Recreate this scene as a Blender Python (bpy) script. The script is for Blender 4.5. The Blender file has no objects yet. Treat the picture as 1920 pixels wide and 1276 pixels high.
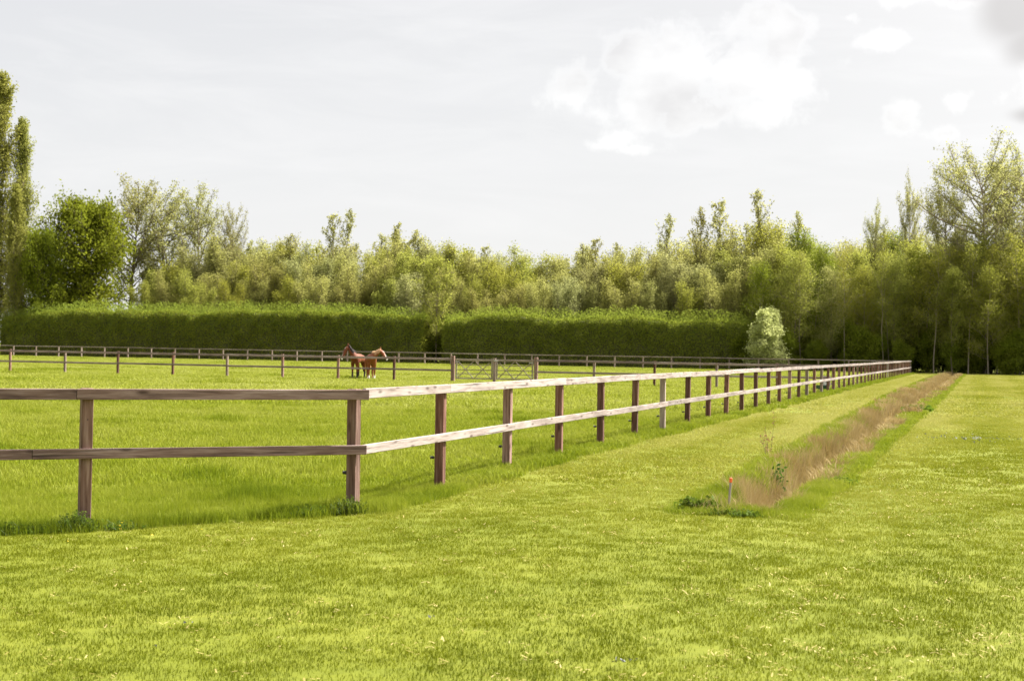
import bpy, bmesh, math, random
import numpy as np
from mathutils import Vector, Matrix

R = math.radians
SC = bpy.context.scene
COL = SC.collection

# ------------------------------------------------------------------ camera
EYE = 1.735
cam_d = bpy.data.cameras.new('camera')
cam = bpy.data.objects.new('camera', cam_d)
COL.objects.link(cam)
cam_d.sensor_width = 36.0
cam_d.lens = 36.0 * 3000 / 1920
cam_d.clip_start = 0.1
cam_d.clip_end = 6000
cam.matrix_world = (Matrix.Translation((0, 0, EYE)) @ Matrix.Rotation(R(90 + 0.31), 4, 'X')
                    @ Matrix.Rotation(R(0.95), 4, 'Z'))
cam_d.dof.use_dof = True
cam_d.dof.focus_distance = 19.0
cam_d.dof.aperture_fstop = 4.5
SC.camera = cam
SC.cycles.use_denoising = True

# ------------------------------------------------------------------ light, exposure
SUN_AZ = 60.0      # degrees to the right of the view direction (+Y)
SUN_EL = 49.0
SC.view_settings.view_transform = 'Standard'
SC.view_settings.look = 'None'
SC.view_settings.gamma = 1.0
SC.view_settings.use_curve_mapping = False
SC.view_settings.exposure = 1.75

sun_d = bpy.data.lights.new('sun', 'SUN')
sun_d.energy = 3.9
sun_d.angle = R(3.0)
sun_d.color = (1.0, 0.955, 0.88)
sun = bpy.data.objects.new('sun', sun_d)
COL.objects.link(sun)
sdir = Vector((math.sin(R(SUN_AZ)) * math.cos(R(SUN_EL)), math.cos(R(SUN_AZ)) * math.cos(R(SUN_EL)), math.sin(R(SUN_EL))))
sun.rotation_euler = (-sdir).to_track_quat('-Z', 'Y').to_euler()

# ------------------------------------------------------------------ node helper
class NT:
    def __init__(s, nt):
        s.nt = nt
    def n(s, kind, ins=None, **kw):
        nd = s.nt.nodes.new(kind)
        for k, v in kw.items():
            setattr(nd, k, v)
        if ins:
            for k, v in ins.items():
                sock = nd.inputs[k]
                if isinstance(v, bpy.types.NodeSocket):
                    s.nt.links.new(v, sock)
                else:
                    sock.default_value = v
        return nd
    def link(s, a, b):
        s.nt.links.new(a, b)
    def m(s, op, a, b=0.0, c=None, clamp=False):
        nd = s.nt.nodes.new('ShaderNodeMath')
        nd.operation = op
        nd.use_clamp = clamp
        for i, v in enumerate((a, b, c)):
            if v is None:
                continue
            if isinstance(v, bpy.types.NodeSocket):
                s.nt.links.new(v, nd.inputs[i])
            else:
                nd.inputs[i].default_value = v
        return nd.outputs[0]
    def mixc(s, f, a, b, blend='MIX'):
        nd = s.nt.nodes.new('ShaderNodeMix')
        nd.data_type = 'RGBA'
        nd.blend_type = blend
        for sock, v in ((nd.inputs[0], f), (nd.inputs[6], a), (nd.inputs[7], b)):
            if isinstance(v, bpy.types.NodeSocket):
                s.nt.links.new(v, sock)
            elif isinstance(v, (tuple, list)):
                sock.default_value = tuple(v)[:3] + (1.0,)
            else:
                sock.default_value = v
        return nd.outputs[2]
    def ramp(s, f, stops, interp='LINEAR'):
        nd = s.nt.nodes.new('ShaderNodeValToRGB')
        nd.color_ramp.interpolation = interp
        e = nd.color_ramp.elements
        while len(e) < len(stops):
            e.new(0.5)
        for el, (p, c) in zip(e, stops):
            el.position = p
            el.color = tuple(c)[:3] + (1.0,) if isinstance(c, (tuple, list)) else (c, c, c, 1.0)
        if isinstance(f, bpy.types.NodeSocket):
            s.nt.links.new(f, nd.inputs[0])
        return nd.outputs[0]
    def noise(s, vec, scale, detail=3.0, rough=0.55, dist=0.0):
        nd = s.nt.nodes.new('ShaderNodeTexNoise')
        nd.inputs['Scale'].default_value = scale
        nd.inputs['Detail'].default_value = detail
        nd.inputs['Roughness'].default_value = rough
        nd.inputs['Distortion'].default_value = dist
        if vec is not None:
            s.nt.links.new(vec, nd.inputs['Vector'])
        return nd.outputs['Fac']
    def mapv(s, vec, scale=(1, 1, 1), loc=(0, 0, 0), rot=(0, 0, 0)):
        nd = s.nt.nodes.new('ShaderNodeMapping')
        nd.inputs['Scale'].default_value = scale
        nd.inputs['Rotation'].default_value = rot
        if isinstance(loc, bpy.types.NodeSocket):
            s.nt.links.new(loc, nd.inputs['Location'])
        else:
            nd.inputs['Location'].default_value = loc
        s.nt.links.new(vec, nd.inputs['Vector'])
        return nd.outputs[0]

# ------------------------------------------------------------------ sky
world = bpy.data.worlds.new('World')
SC.world = world
world.use_nodes = True
wt = world.node_tree
wt.nodes.clear()
W = NT(wt)
SKYSTR = 0.10
sky = W.n('ShaderNodeTexSky', sky_type='NISHITA', sun_disc=False, sun_elevation=R(SUN_EL), sun_rotation=R(SUN_AZ), air_density=1.0, dust_density=2.0)
tc = W.n('ShaderNodeTexCoord')
direc = W.n('ShaderNodeVectorMath', {0: tc.outputs['Generated']}, operation='NORMALIZE').outputs[0]
sx = W.n('ShaderNodeSeparateXYZ', {0: direc})
az = W.m('ARCTAN2', sx.outputs[0], sx.outputs[1])
el = W.m('ARCSINE', sx.outputs[2])
# thin bright cloud veil over the whole sky, a little bluer away from the sun
up = W.m('MAXIMUM', sx.outputs[2], 0.0)
sund = W.n('ShaderNodeVectorMath', {0: direc, 1: tuple(sdir)}, operation='DOT_PRODUCT').outputs['Value']
sunw = W.m('MULTIPLY_ADD', sund, 0.5, 0.5, clamp=True)
veil_hi = W.mixc(W.ramp(sunw, [(0.55, 0.0), (0.92, 1.0)]), (0.283, 0.286, 0.295), (0.326, 0.320, 0.316))
veil = W.mixc(W.ramp(up, [(0.0, 1.0), (0.20, 0.0)]), veil_hi, (0.345, 0.343, 0.340))
wisp_v = W.mapv(direc, scale=(3.0, 3.0, 16.0), rot=(0.0, 0.10, 0.0))
wisp = W.noise(wisp_v, 2.2, 6.0, 0.6, 0.6)
veil = W.mixc(W.ramp(wisp, [(0.46, 0.0), (0.72, 0.65)]), veil, (0.345, 0.342, 0.342))
# cumulus: (azimuth px, height px, rx, ry) of each lobe in thousandths of a radian / 3
LOBES = [(1085, 185, 75, 62), (1165, 115, 60, 52), (1215, 190, 95, 62), (1290, 130, 80, 78), (1380, 150, 120, 98),
         (1475, 80, 85, 62), (1500, 170, 95, 60), (1545, 190, 45, 42), (1395, 215, 110, 40), (1280, 222, 70, 34),
         (1130, 275, 86, 27), (1180, 286, 80, 20), (1682, 236, 66, 34), (1800, 205, 60, 56), (1850, 215, 80, 50),
         (1930, 200, 100, 62), (1765, 268, 62, 30), (1720, 12, 110, 30), (1655, 95, 70, 22), (1580, 55, 36, 20)]
hor = lambda px: 654.3 + 0.0167 * (px - 960)
warp = W.noise(W.mapv(direc, scale=(1, 1, 1)), 24.0, 8.0, 0.60, 0.15)
warp2 = W.noise(W.mapv(direc, scale=(1, 1, 1), loc=(7, 3, 1)), 9.0, 3.0, 0.55)
def lobefield(lobes, dy=0.0):
    f = None
    for px, y, rx, ry in lobes:
        a0 = math.atan((px - 960) / 3000)
        e0 = (hor(px) - y + dy) / 3000
        dx = W.m('MULTIPLY', W.m('SUBTRACT', az, a0), 3000 / rx)
        de = W.m('MULTIPLY', W.m('SUBTRACT', el, e0), 3000 / ry)
        d = W.m('SQRT', W.m('ADD', W.m('MULTIPLY', dx, dx), W.m('MULTIPLY', de, de)))
        v = W.m('SUBTRACT', 1.0, d)
        f = v if f is None else W.m('SMOOTH_MAX', f, v, 0.15)
    return f
lf = lobefield(LOBES)
far_c = W.m('MULTIPLY_ADD', W.m('SUBTRACT', W.noise(W.mapv(direc, scale=(1, 1, 2.2), loc=(3, 8, 2)), 3.2, 5.0, 0.55), 0.56), 5.0, -0.1)
away = W.m('MULTIPLY_ADD', W.m('SUBTRACT', W.m('ABSOLUTE', az), 0.36), 12.0, -1.2, clamp=False)
far_c = W.m('MINIMUM', far_c, away)
fld = W.m('MAXIMUM', W.m('MAXIMUM', lf, -1.5), far_c)
fld = W.m('ADD', fld, W.m('MULTIPLY', W.m('SUBTRACT', warp, 0.5), 4.2))
fld = W.m('ADD', fld, W.m('MULTIPLY', W.m('SUBTRACT', warp2, 0.5), 2.0))
cmask = W.ramp(fld, [(-0.15, 0.0), (0.95, 0.9)], 'EASE')
# grey bases inside the thick part of the clouds
base = W.noise(W.mapv(direc, scale=(1, 1, 1.6), loc=(1, 2, 5)), 17.0, 4.0, 0.5)
shade = W.m('MULTIPLY', W.ramp(fld, [(0.30, 0.0), (0.75, 1.0)]), W.ramp(base, [(0.38, 0.0), (0.66, 1.0)]))
ccol = W.mixc(shade, (0.395, 0.392, 0.388), (0.308, 0.302, 0.300))
c1 = W.mixc(cmask, veil, ccol)
gl = lobefield([(1895, 60, 95, 100), (1930, 120, 100, 70), (1925, 240, 90, 30), (1830, 15, 70, 30)])
gl = W.m('ADD', gl, W.m('MULTIPLY', W.m('SUBTRACT', warp2, 0.5), 1.8))
c2 = W.mixc(W.ramp(gl, [(-0.25, 0.0), (0.7, 0.85)], 'EASE'), c1, (0.225, 0.217, 0.213))
glow = W.m('POWER', W.m('MAXIMUM', sund, 0.0), 9.0)  # aureole round the sun, added to strengthen fill light, mostly out of view
c2 = W.mixc(1.0, c2, W.n('ShaderNodeCombineColor', {0: W.m('MULTIPLY_ADD', glow, 10.0, 1.0), 1: W.m('MULTIPLY_ADD', glow, 9.6, 1.0), 2: W.m('MULTIPLY_ADD', glow, 8.8, 1.0)}).outputs[0], 'MULTIPLY')
scaled = W.n('ShaderNodeVectorMath', {0: c2, 'Scale': 0.80 / SKYSTR}, operation='SCALE').outputs[0]
mixed = W.mixc(0.97, sky.outputs[0], scaled)
bg = W.n('ShaderNodeBackground', {'Color': mixed, 'Strength': SKYSTR})
wo = W.n('ShaderNodeOutputWorld', {'Surface': bg.outputs[0]})

# ------------------------------------------------------------------ mesh helpers
def tag(o, label=None, cat=None, group=None, kind=None):
    if label: o['label'] = label
    if cat: o['category'] = cat
    if group: o['group'] = group
    if kind: o['kind'] = kind
    return o

def empty(name, loc, rz=0.0, label=None, cat=None, group=None):
    o = bpy.data.objects.new(name, None)
    o.empty_display_size = 0.2
    COL.objects.link(o)
    o.location = loc
    o.rotation_euler = (0, 0, rz)
    return tag(o, label, cat, group)

def mesh_np(name, verts, quads=None, tris=None, mats=(), smooth=True, face_attr=None, midx=None):
    me = bpy.data.meshes.new(name)
    verts = np.asarray(verts, dtype=np.float32)
    nq = 0 if quads is None else len(quads)
    nt_ = 0 if tris is None else len(tris)
    loops, starts = [], []
    if nq:
        loops.append(np.asarray(quads, dtype=np.int32).ravel())
        starts.append(np.arange(nq, dtype=np.int32) * 4)
    if nt_:
        loops.append(np.asarray(tris, dtype=np.int32).ravel())
        starts.append(nq * 4 + np.arange(nt_, dtype=np.int32) * 3)
    me.vertices.add(len(verts))
    me.vertices.foreach_set('co', verts.ravel())
    if nq + nt_:
        lp = np.concatenate(loops)
        me.loops.add(len(lp))
        me.loops.foreach_set('vertex_index', lp)
        me.polygons.add(nq + nt_)
        me.polygons.foreach_set('loop_start', np.concatenate(starts))
        if midx is not None:
            me.polygons.foreach_set('material_index', np.asarray(midx, dtype=np.int32))
    for m in mats:
        me.materials.append(m)
    me.update(calc_edges=True)
    if nq + nt_:
        me.polygons.foreach_set('use_smooth', np.full(nq + nt_, smooth))
    if face_attr is not None:
        a = me.attributes.new('tint', 'FLOAT', 'FACE')
        a.data.foreach_set('value', np.asarray(face_attr, dtype=np.float32))
    return me

def add(name, me, parent=None, loc=(0, 0, 0), rot=(0, 0, 0)):
    o = bpy.data.objects.new(name, me)
    COL.objects.link(o)
    if parent: o.parent = parent
    o.location = loc
    o.rotation_euler = rot
    return o

def box_me(name, sx_, sy_, sz_, mat, bev=0.006, z0=None, x0=None, seg=1):
    """box centred on the origin (z0 / x0: from there upward / forward)"""
    bm = bmesh.new()
    bmesh.ops.create_cube(bm, size=1.0)
    for v in bm.verts:
        v.co.x *= sx_; v.co.y *= sy_; v.co.z *= sz_
        if z0 is not None: v.co.z += sz_ / 2 + z0
        if x0 is not None: v.co.x += sx_ / 2 + x0
    if bev:
        bmesh.ops.bevel(bm, geom=bm.edges[:], offset=bev, segments=seg, profile=0.5, affect='EDGES')
    me = bpy.data.meshes.new(name)
    bm.to_mesh(me); bm.free()
    me.materials.append(mat)
    return me

def tube_arrays(pts, rad, sides, off):
    pts = np.asarray(pts, float); rad = np.asarray(rad, float)
    n = len(pts)
    d = np.gradient(pts, axis=0)
    d /= np.linalg.norm(d, axis=1)[:, None] + 1e-9
    ref = np.array([0.31, 0.17, 0.93]) if abs(d[0][2]) < 0.9 else np.array([1.0, 0.1, 0.0])
    a = np.cross(d, ref); a /= np.linalg.norm(a, axis=1)[:, None] + 1e-9
    b = np.cross(d, a)
    th = np.arange(sides) * 2 * math.pi / sides
    ring = (a[:, None, :] * np.cos(th)[None, :, None] + b[:, None, :] * np.sin(th)[None, :, None]) * rad[:, None, None] + pts[:, None, :]
    v = ring.reshape(-1, 3)
    i = np.arange(n - 1)[:, None] * sides
    j = np.arange(sides)[None, :]
    j2 = (j + 1) % sides
    q = np.stack([i + j, i + j2, i + sides + j2, i + sides + j], axis=-1).reshape(-1, 4) + off
    return v, q

def tubes_me(name, tubes, mat):
    V, Q, off = [], [], 0
    for pts, rad, s in tubes:
        v, q = tube_arrays(pts, rad, s, off)
        V.append(v); Q.append(q); off += len(v)
    return mesh_np(name, np.concatenate(V), np.concatenate(Q), None, (mat,))

# value noise used to lay things out
def vnoise(x, y, scale, seed=0):
    x = np.asarray(x, float) * scale + seed * 17.3; y = np.asarray(y, float) * scale + seed * 5.1
    xi = np.floor(x).astype(np.int64); yi = np.floor(y).astype(np.int64)
    fx = x - xi; fy = y - yi
    fx = fx * fx * (3 - 2 * fx); fy = fy * fy * (3 - 2 * fy)
    def h(a, b):
        n = (a * 374761393 + b * 668265263 + seed * 1442695041) & 0x7fffffff
        n = ((n ^ (n >> 13)) * 1274126177) & 0x7fffffff
        return ((n ^ (n >> 16)) & 0xffff) / 65535.0
    return (h(xi, yi) * (1 - fx) + h(xi + 1, yi) * fx) * (1 - fy) + (h(xi, yi + 1) * (1 - fx) + h(xi + 1, yi + 1) * fx) * fy
def fbm(x, y, scale, seed=0, octs=3):
    t, a, s = 0.0, 0.5, 0.0
    for k in range(octs):
        t = t + a * vnoise(x, y, scale * 2 ** k, seed + k); s += a; a *= 0.5
    return t / s
def sstep(a, b, x):
    t = np.clip((np.asarray(x, float) - a) / (b - a), 0, 1)
    return t * t * (3 - 2 * t)

# ------------------------------------------------------------------ layout of the place
D = np.array([0.282, 0.9594])          # direction of the long fence, away from the camera
E = np.array([0.9594, -0.282])         # to its right
CORNER = np.array([-1.74, 17.8])       # near corner of the paddock
LEFT_D = np.array([-0.890, -0.457])    # near left fence runs from the corner this way
LEFT_N = np.array([0.457, -0.890])     # its outer normal
U_F = float(CORNER @ E)
V_C = float(CORNER @ D)
BAY = 3.0
N_BAY = 48
FAR = CORNER + D * BAY * N_BAY
V_FAR = float(FAR @ D)
def uv(x, y):
    return x * E[0] + y * E[1], x * D[0] + y * D[1]
def ditch_edges(v):
    k = sstep(20, 90, v)
    return U_F + 3.62 - 0.55 * k + 0.10 * (fbm(v, v * 0 + 3, 0.35, 4) - 0.5), U_F + 4.62 + 0.10 * k + 0.12 * (fbm(v, v * 0 + 9, 0.5, 6) - 0.5)
V_D0 = 17.2
def height(x, y):
    x = np.asarray(x, float); y = np.asarray(y, float)
    u, v = uv(x, y)
    h = 0.05 * (fbm(x, y, 0.35, 2) - 0.5) * sstep(120, 40, y)
    h = h - 0.19 * sstep(-3.0, 5.5, -x) * sstep(36, 19, y)
    h = h * sstep(-60, 2, y)
    inp = paddock(x, y)
    h = h + inp * 0.10 * (fbm(x, y, 0.55, 11) - 0.5) * sstep(1.0, 4.0, -(u - U_F)) * sstep(70, 40, y)
    ul, ur = ditch_edges(v)
    t = np.clip((u - ul) / (ur - ul), 0, 1)
    prof = np.where((t > 0) & (t < 1), sstep(0.0, 0.80, t) * sstep(1.0, 0.84, t), 0)
    endf = sstep(V_D0 + 0.1 + 0.5 * (1 - t), V_D0 + 1.5, v) * sstep(V_FAR + 4, V_FAR - 2, v)
    return h - 0.72 * prof * endf
def paddock(x, y):
    u, v = uv(x, y)
    n = (x - CORNER[0]) * LEFT_N[0] + (y - CORNER[1]) * LEFT_N[1]
    return ((u < U_F) & (n < 0) & (v < V_FAR)).astype(float)
def H(x, y):
    return float(height(np.array([x]), np.array([y]))[0])
def at(px, z):
    return (px - 960) / 3000 * z

# ------------------------------------------------------------------ materials
def new_mat(name):
    m = bpy.data.materials.new(name)
    m.use_nodes = True
    m.node_tree.nodes.clear()
    return m, NT(m.node_tree)
def finish(T, shader):
    T.n('ShaderNodeOutputMaterial', {'Surface': shader})

def grass_mat(name, cols, transl=0.35, attr='INSTANCER'):
    """tone (set per tuft) picks the colour along COLS"""
    m, T = new_mat(name)
    a = T.n('ShaderNodeAttribute', attribute_name='tone', attribute_type=attr)
    b = T.n('ShaderNodeAttribute', attribute_name='tint', attribute_type='GEOMETRY')
    f = T.m('ADD', a.outputs['Fac'], T.m('MULTIPLY', T.m('SUBTRACT', b.outputs['Fac'], 0.5), 0.30), clamp=True)
    k = len(cols)
    c = T.ramp(f, [(i / (k - 1), cc) for i, cc in enumerate(cols)])
    df = T.n('ShaderNodeBsdfPrincipled', {'Base Color': c, 'Roughness': 0.75, 'Specular IOR Level': 0.10})
    tr = T.n('ShaderNodeBsdfTranslucent', {'Color': T.mixc(1.0, c, (1.0, 1.0, 0.75), 'MULTIPLY')})
    mx = T.n('ShaderNodeMixShader', {0: transl, 1: df.outputs[0], 2: tr.outputs[0]})
    finish(T, mx.outputs[0])
    return m

def leaf_mat(name, a, b, transl=0.4, c=None, gloss=0.08):
    m, T = new_mat(name)
    at_ = T.n('ShaderNodeAttribute', attribute_name='tint', attribute_type='GEOMETRY')
    oi = T.n('ShaderNodeObjectInfo')
    f = T.m('ADD', T.m('MULTIPLY_ADD', at_.outputs['Fac'], 0.55, 0.12), T.m('MULTIPLY', oi.outputs['Random'], 0.35), clamp=True)
    col = T.ramp(f, [(0.05, a), (0.95, b)] if c is None else [(0.05, a), (0.5, b), (0.95, c)])
    hs = T.n('ShaderNodeHueSaturation', {'Hue': T.m('MULTIPLY_ADD', oi.outputs['Random'], 0.025, 0.480),
                                         'Value': T.m('MULTIPLY_ADD', T.m('FRACT', T.m('MULTIPLY', oi.outputs['Random'], 7.3)), 0.16, 0.93), 'Color': col})
    df = T.n('ShaderNodeBsdfPrincipled', {'Base Color': hs.outputs[0], 'Roughness': 0.75, 'Specular IOR Level': gloss})
    tr = T.n('ShaderNodeBsdfTranslucent', {'Color': hs.outputs[0]})
    mx = T.n('ShaderNodeMixShader', {0: transl, 1: df.outputs[0], 2: tr.outputs[0]})
    finish(T, mx.outputs[0])
    return m

def wood_mat(name, dark, mid, pale, vary=0.6, axis='z', knots=True):
    m, T = new_mat(name)
    tc = T.n('ShaderNodeTexCoord')
    oi = T.n('ShaderNodeObjectInfo')
    off = T.n('ShaderNodeCombineXYZ', {0: T.m('MULTIPLY', oi.outputs['Random'], 37.0), 1: T.m('MULTIPLY', oi.outputs['Random'], 11.0), 2: T.m('MULTIPLY', oi.outputs['Random'], 23.0)})
    st = (26, 26, 1.6) if axis == 'z' else (1.6, 26, 26)
    bl = (5, 5, 1.1) if axis == 'z' else (1.1, 5, 5)
    g = T.noise(T.mapv(tc.outputs['Object'], scale=st, loc=off.outputs[0]), 1.0, 5.0, 0.65, 0.4)
    p = T.noise(T.mapv(tc.outputs['Object'], scale=bl, loc=off.outputs[0]), 1.0, 3.0, 0.55, 0.2)
    base = T.ramp(g, [(0.30, dark), (0.48, mid), (0.70, pale)])
    r2 = T.m('FRACT', T.m('MULTIPLY', oi.outputs['Random'], 5.7))
    tone = T.m('ADD', T.m('MULTIPLY', T.m('SUBTRACT', p, 0.5), 1.3), T.m('MULTIPLY', T.m('SUBTRACT', r2, 0.5), vary * 1.4))
    val = T.m('MULTIPLY_ADD', tone, 0.9, 1.0)
    hs = T.n('ShaderNodeHueSaturation', {'Hue': 0.5, 'Saturation': T.m('MULTIPLY_ADD', tone, -0.5, 1.0, clamp=True), 'Value': T.m('MAXIMUM', val, 0.35), 'Color': base})
    col = hs.outputs[0]
    # drying cracks
    ck = T.noise(T.mapv(tc.outputs['Object'], scale=(st[0] * 1.6, st[1] * 1.6, st[2] * 0.5) if axis == 'z' else (st[0] * 0.5, st[1] * 1.6, st[2] * 1.6), loc=off.outputs[0]), 1.0, 2.0, 0.4)
    cm = T.ramp(ck, [(0.29, 1.0), (0.335, 0.0)])
    col = T.mixc(T.m('MULTIPLY', cm, 0.75), col, (dark[0] * 0.35, dark[1] * 0.35, dark[2] * 0.35))
    if knots:
        vo = T.n('ShaderNodeTexVoronoi', {'Scale': 1.0, 'Vector': T.mapv(tc.outputs['Object'], scale=(9, 9, 2.3) if axis == 'z' else (2.3, 9, 9), loc=off.outputs[0])})
        km = T.ramp(vo.outputs['Distance'], [(0.08, 1.0), (0.22, 0.0)])
        col = T.mixc(T.m('MULTIPLY', km, 0.85), col, (dark[0] * 0.5, dark[1] * 0.45, dark[2] * 0.4))
    bm_ = T.n('ShaderNodeBump', {'Strength': 0.5, 'Distance': 0.004, 'Height': T.m('SUBTRACT', g, T.m('MULTIPLY', cm, 0.8))})
    df = T.n('ShaderNodeBsdfPrincipled', {'Base Color': col, 'Roughness': 0.78, 'Specular IOR Level': 0.3, 'Normal': bm_.outputs[0]})
    finish(T, df.outputs[0])
    return m

def plain_mat(name, col, rough=0.6, var=0.15, metal=0.0, scale=12.0):
    m, T = new_mat(name)
    tc = T.n('ShaderNodeTexCoord')
    n_ = T.noise(tc.outputs['Object'], scale, 4.0, 0.6)
    c = T.mixc(n_, tuple(x * (1 - var) for x in col), tuple(min(1, x * (1 + var)) for x in col))
    df = T.n('ShaderNodeBsdfPrincipled', {'Base Color': c, 'Roughness': rough, 'Metallic': metal})
    finish(T, df.outputs[0])
    return m

def bark_mat(name, a, b):
    m, T = new_mat(name)
    tc = T.n('ShaderNodeTexCoord')
    n_ = T.noise(T.mapv(tc.outputs['Object'], scale=(6, 6, 1.2)), 1.0, 4.0, 0.6)
    c = T.ramp(n_, [(0.3, a), (0.7, b)])
    df = T.n('ShaderNodeBsdfPrincipled', {'Base Color': c, 'Roughness': 0.85, 'Specular IOR Level': 0.2})
    finish(T, df.outputs[0])
    return m

M_LAWN = grass_mat('mown grass', [(0.095, 0.122, 0.004), (0.172, 0.196, 0.008), (0.285, 0.290, 0.045), (0.41, 0.385, 0.13)], 0.30)
M_PAD = grass_mat('paddock grass', [(0.070, 0.112, 0.005), (0.178, 0.222, 0.012), (0.268, 0.295, 0.040), (0.38, 0.39, 0.12)], 0.36)
M_REED = grass_mat('dry reed', [(0.14, 0.125, 0.03), (0.26, 0.19, 0.08), (0.36, 0.265, 0.125), (0.45, 0.36, 0.20)], 0.22)
M_STRAW = grass_mat('cut straw', [(0.24, 0.20, 0.05), (0.38, 0.31, 0.11), (0.48, 0.40, 0.19)], 0.2)

gm, T = new_mat('ground soil and turf')
geo = T.n('ShaderNodeNewGeometry')
n1 = T.noise(geo.outputs['Position'], 0.35, 5.0, 0.6)
n2 = T.noise(geo.outputs['Position'], 7.0, 6.0, 0.7)
c_ = T.ramp(n1, [(0.3, (0.11, 0.13, 0.010)), (0.7, (0.16, 0.17, 0.018))])
c_ = T.mixc(T.ramp(n2, [(0.35, 0.5), (0.6, 0.0)]), c_, (0.09, 0.11, 0.012))
gb = T.n('ShaderNodeBump', {'Strength': 0.6, 'Distance': 0.03, 'Height': n2})
finish(T, T.n('ShaderNodeBsdfPrincipled', {'Base Color': c_, 'Roughness': 0.9, 'Specular IOR Level': 0.1, 'Normal': gb.outputs[0]}).outputs[0])
M_GROUND = gm
M_SOIL = plain_mat('ditch soil', (0.16, 0.11, 0.065), 0.9, 0.35, scale=5)

M_RAIL_B = wood_mat('brown weathered rail', (0.085, 0.048, 0.042), (0.185, 0.115, 0.100), (0.31, 0.225, 0.21), 0.35, 'x')
M_RAIL_P = wood_mat('pale weathered rail', (0.125, 0.086, 0.070), (0.245, 0.198, 0.176), (0.32, 0.280, 0.257), 0.5, 'x')
M_POST = wood_mat('brown post', (0.070, 0.026, 0.016), (0.160, 0.070, 0.047), (0.28, 0.165, 0.125), 0.7, 'z')
M_POST_N = wood_mat('worn brown post', (0.085, 0.042, 0.030), (0.180, 0.100, 0.075), (0.30, 0.20, 0.165), 0.25, 'z')
M_FAR_P = wood_mat('bleached post', (0.14, 0.092, 0.070), (0.255, 0.185, 0.150), (0.37, 0.295, 0.25), 0.5, 'z', knots=False)
M_FAR_R = wood_mat('bleached rail', (0.16, 0.115, 0.10), (0.26, 0.20, 0.175), (0.38, 0.32, 0.285), 0.4, 'x', knots=False)
M_BLACK = plain_mat('black plastic', (0.012, 0.012, 0.012), 0.4)
M_STEEL = plain_mat('galvanised metal', (0.42, 0.42, 0.42), 0.45, 0.1, 0.6)

# ------------------------------------------------------------------ ground
def axis_grid(lo, hi, fine, step0, grow=1.25):
    a, b = fine
    c = list(np.arange(a, b + 1e-6, step0))
    s, x = step0, a
    left = []
    while x > lo:
        s *= grow; x -= s; left.append(x)
    s, x = step0, b
    right = []
    while x < hi:
        s *= grow; x += s; right.append(x)
    return np.array(left[::-1] + c + right)
gu = axis_grid(-900, 900, (-34.0, 8.0), 0.5)
dd = np.arange(U_F + 2.4, U_F + 5.2, 0.1)
gu = np.unique(np.round(np.concatenate([gu, dd]), 3))
gv = axis_grid(-300, 1300, (3.0, 62.0), 0.4, 1.06)
UU, VV = np.meshgrid(gu, gv)
GX = UU * E[0] + VV * D[0]; GY = UU * E[1] + VV * D[1]
GZ = height(GX, GY)
nu, nv = len(gu), len(gv)
ii, jj = np.meshgrid(np.arange(nu - 1), np.arange(nv - 1))
k0 = (jj * nu + ii).ravel()
quads = np.stack([k0, k0 + 1, k0 + nu + 1, k0 + nu], axis=1)
ground = add('ground', mesh_np('ground', np.stack([GX.ravel(), GY.ravel(), GZ.ravel()], 1), quads, None, (M_GROUND,)))
tag(ground, kind='structure')

# ------------------------------------------------------------------ grass tufts (sources in an unlinked collection, scattered by geometry nodes)
def blades(rng, n, rad, hmin, hmax, w, lean=0.5, tipf=0.15, curl=0.6, seedhead=0.0):
    """n bent blades, two quads and a tip each"""
    r = rad * np.sqrt(rng.random(n)); a = rng.random(n) * 2 * math.pi
    bx, by = r * np.cos(a), r * np.sin(a)
    h = hmin + (hmax - hmin) * rng.random(n) ** 1.2
    la = rng.random(n) * 2 * math.pi
    lm = lean * h * rng.random(n)
    lx, ly = np.cos(la) * lm, np.sin(la) * lm
    wa = rng.random(n) * math.pi
    wx, wy = np.cos(wa) * w * 0.5, np.sin(wa) * w * 0.5
    wv = 0.7 + 0.6 * rng.random(n)
    wx *= wv; wy *= wv
    V = np.zeros((n, 5, 3))
    V[:, 0] = np.stack([bx - wx, by - wy, np.full(n, -0.01)], 1)
    V[:, 1] = np.stack([bx + wx, by + wy, np.full(n, -0.01)], 1)
    f = 0.55
    V[:, 2] = np.stack([bx + lx * f * curl + wx * 0.8, by + ly * f * curl + wy * 0.8, h * f], 1)
    V[:, 3] = np.stack([bx + lx * f * curl - wx * 0.8, by + ly * f * curl - wy * 0.8, h * f], 1)
    V[:, 4] = np.stack([bx + lx, by + ly, h * (1 - 0.25 * lean * rng.random(n))], 1)
    o = np.arange(n)[:, None] * 5
    q = np.array([[0, 1, 2, 3]]) + o
    t = np.array([[3, 2, 4]]) + o
    tint = rng.random(n)
    return V.reshape(-1, 3), q, t, np.concatenate([tint, tint])

def tuft_collection(name, mat, variants, seed, **kw):
    c = bpy.data.collections.new(name)
    for k in range(variants):
        rng = np.random.default_rng(seed * 100 + k)
        v, q, t, ti = blades(rng, **kw)
        me = mesh_np(name, v, q, t, (mat,), face_attr=ti)
        c.objects.link(bpy.data.objects.new(name, me))
    return c

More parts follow.
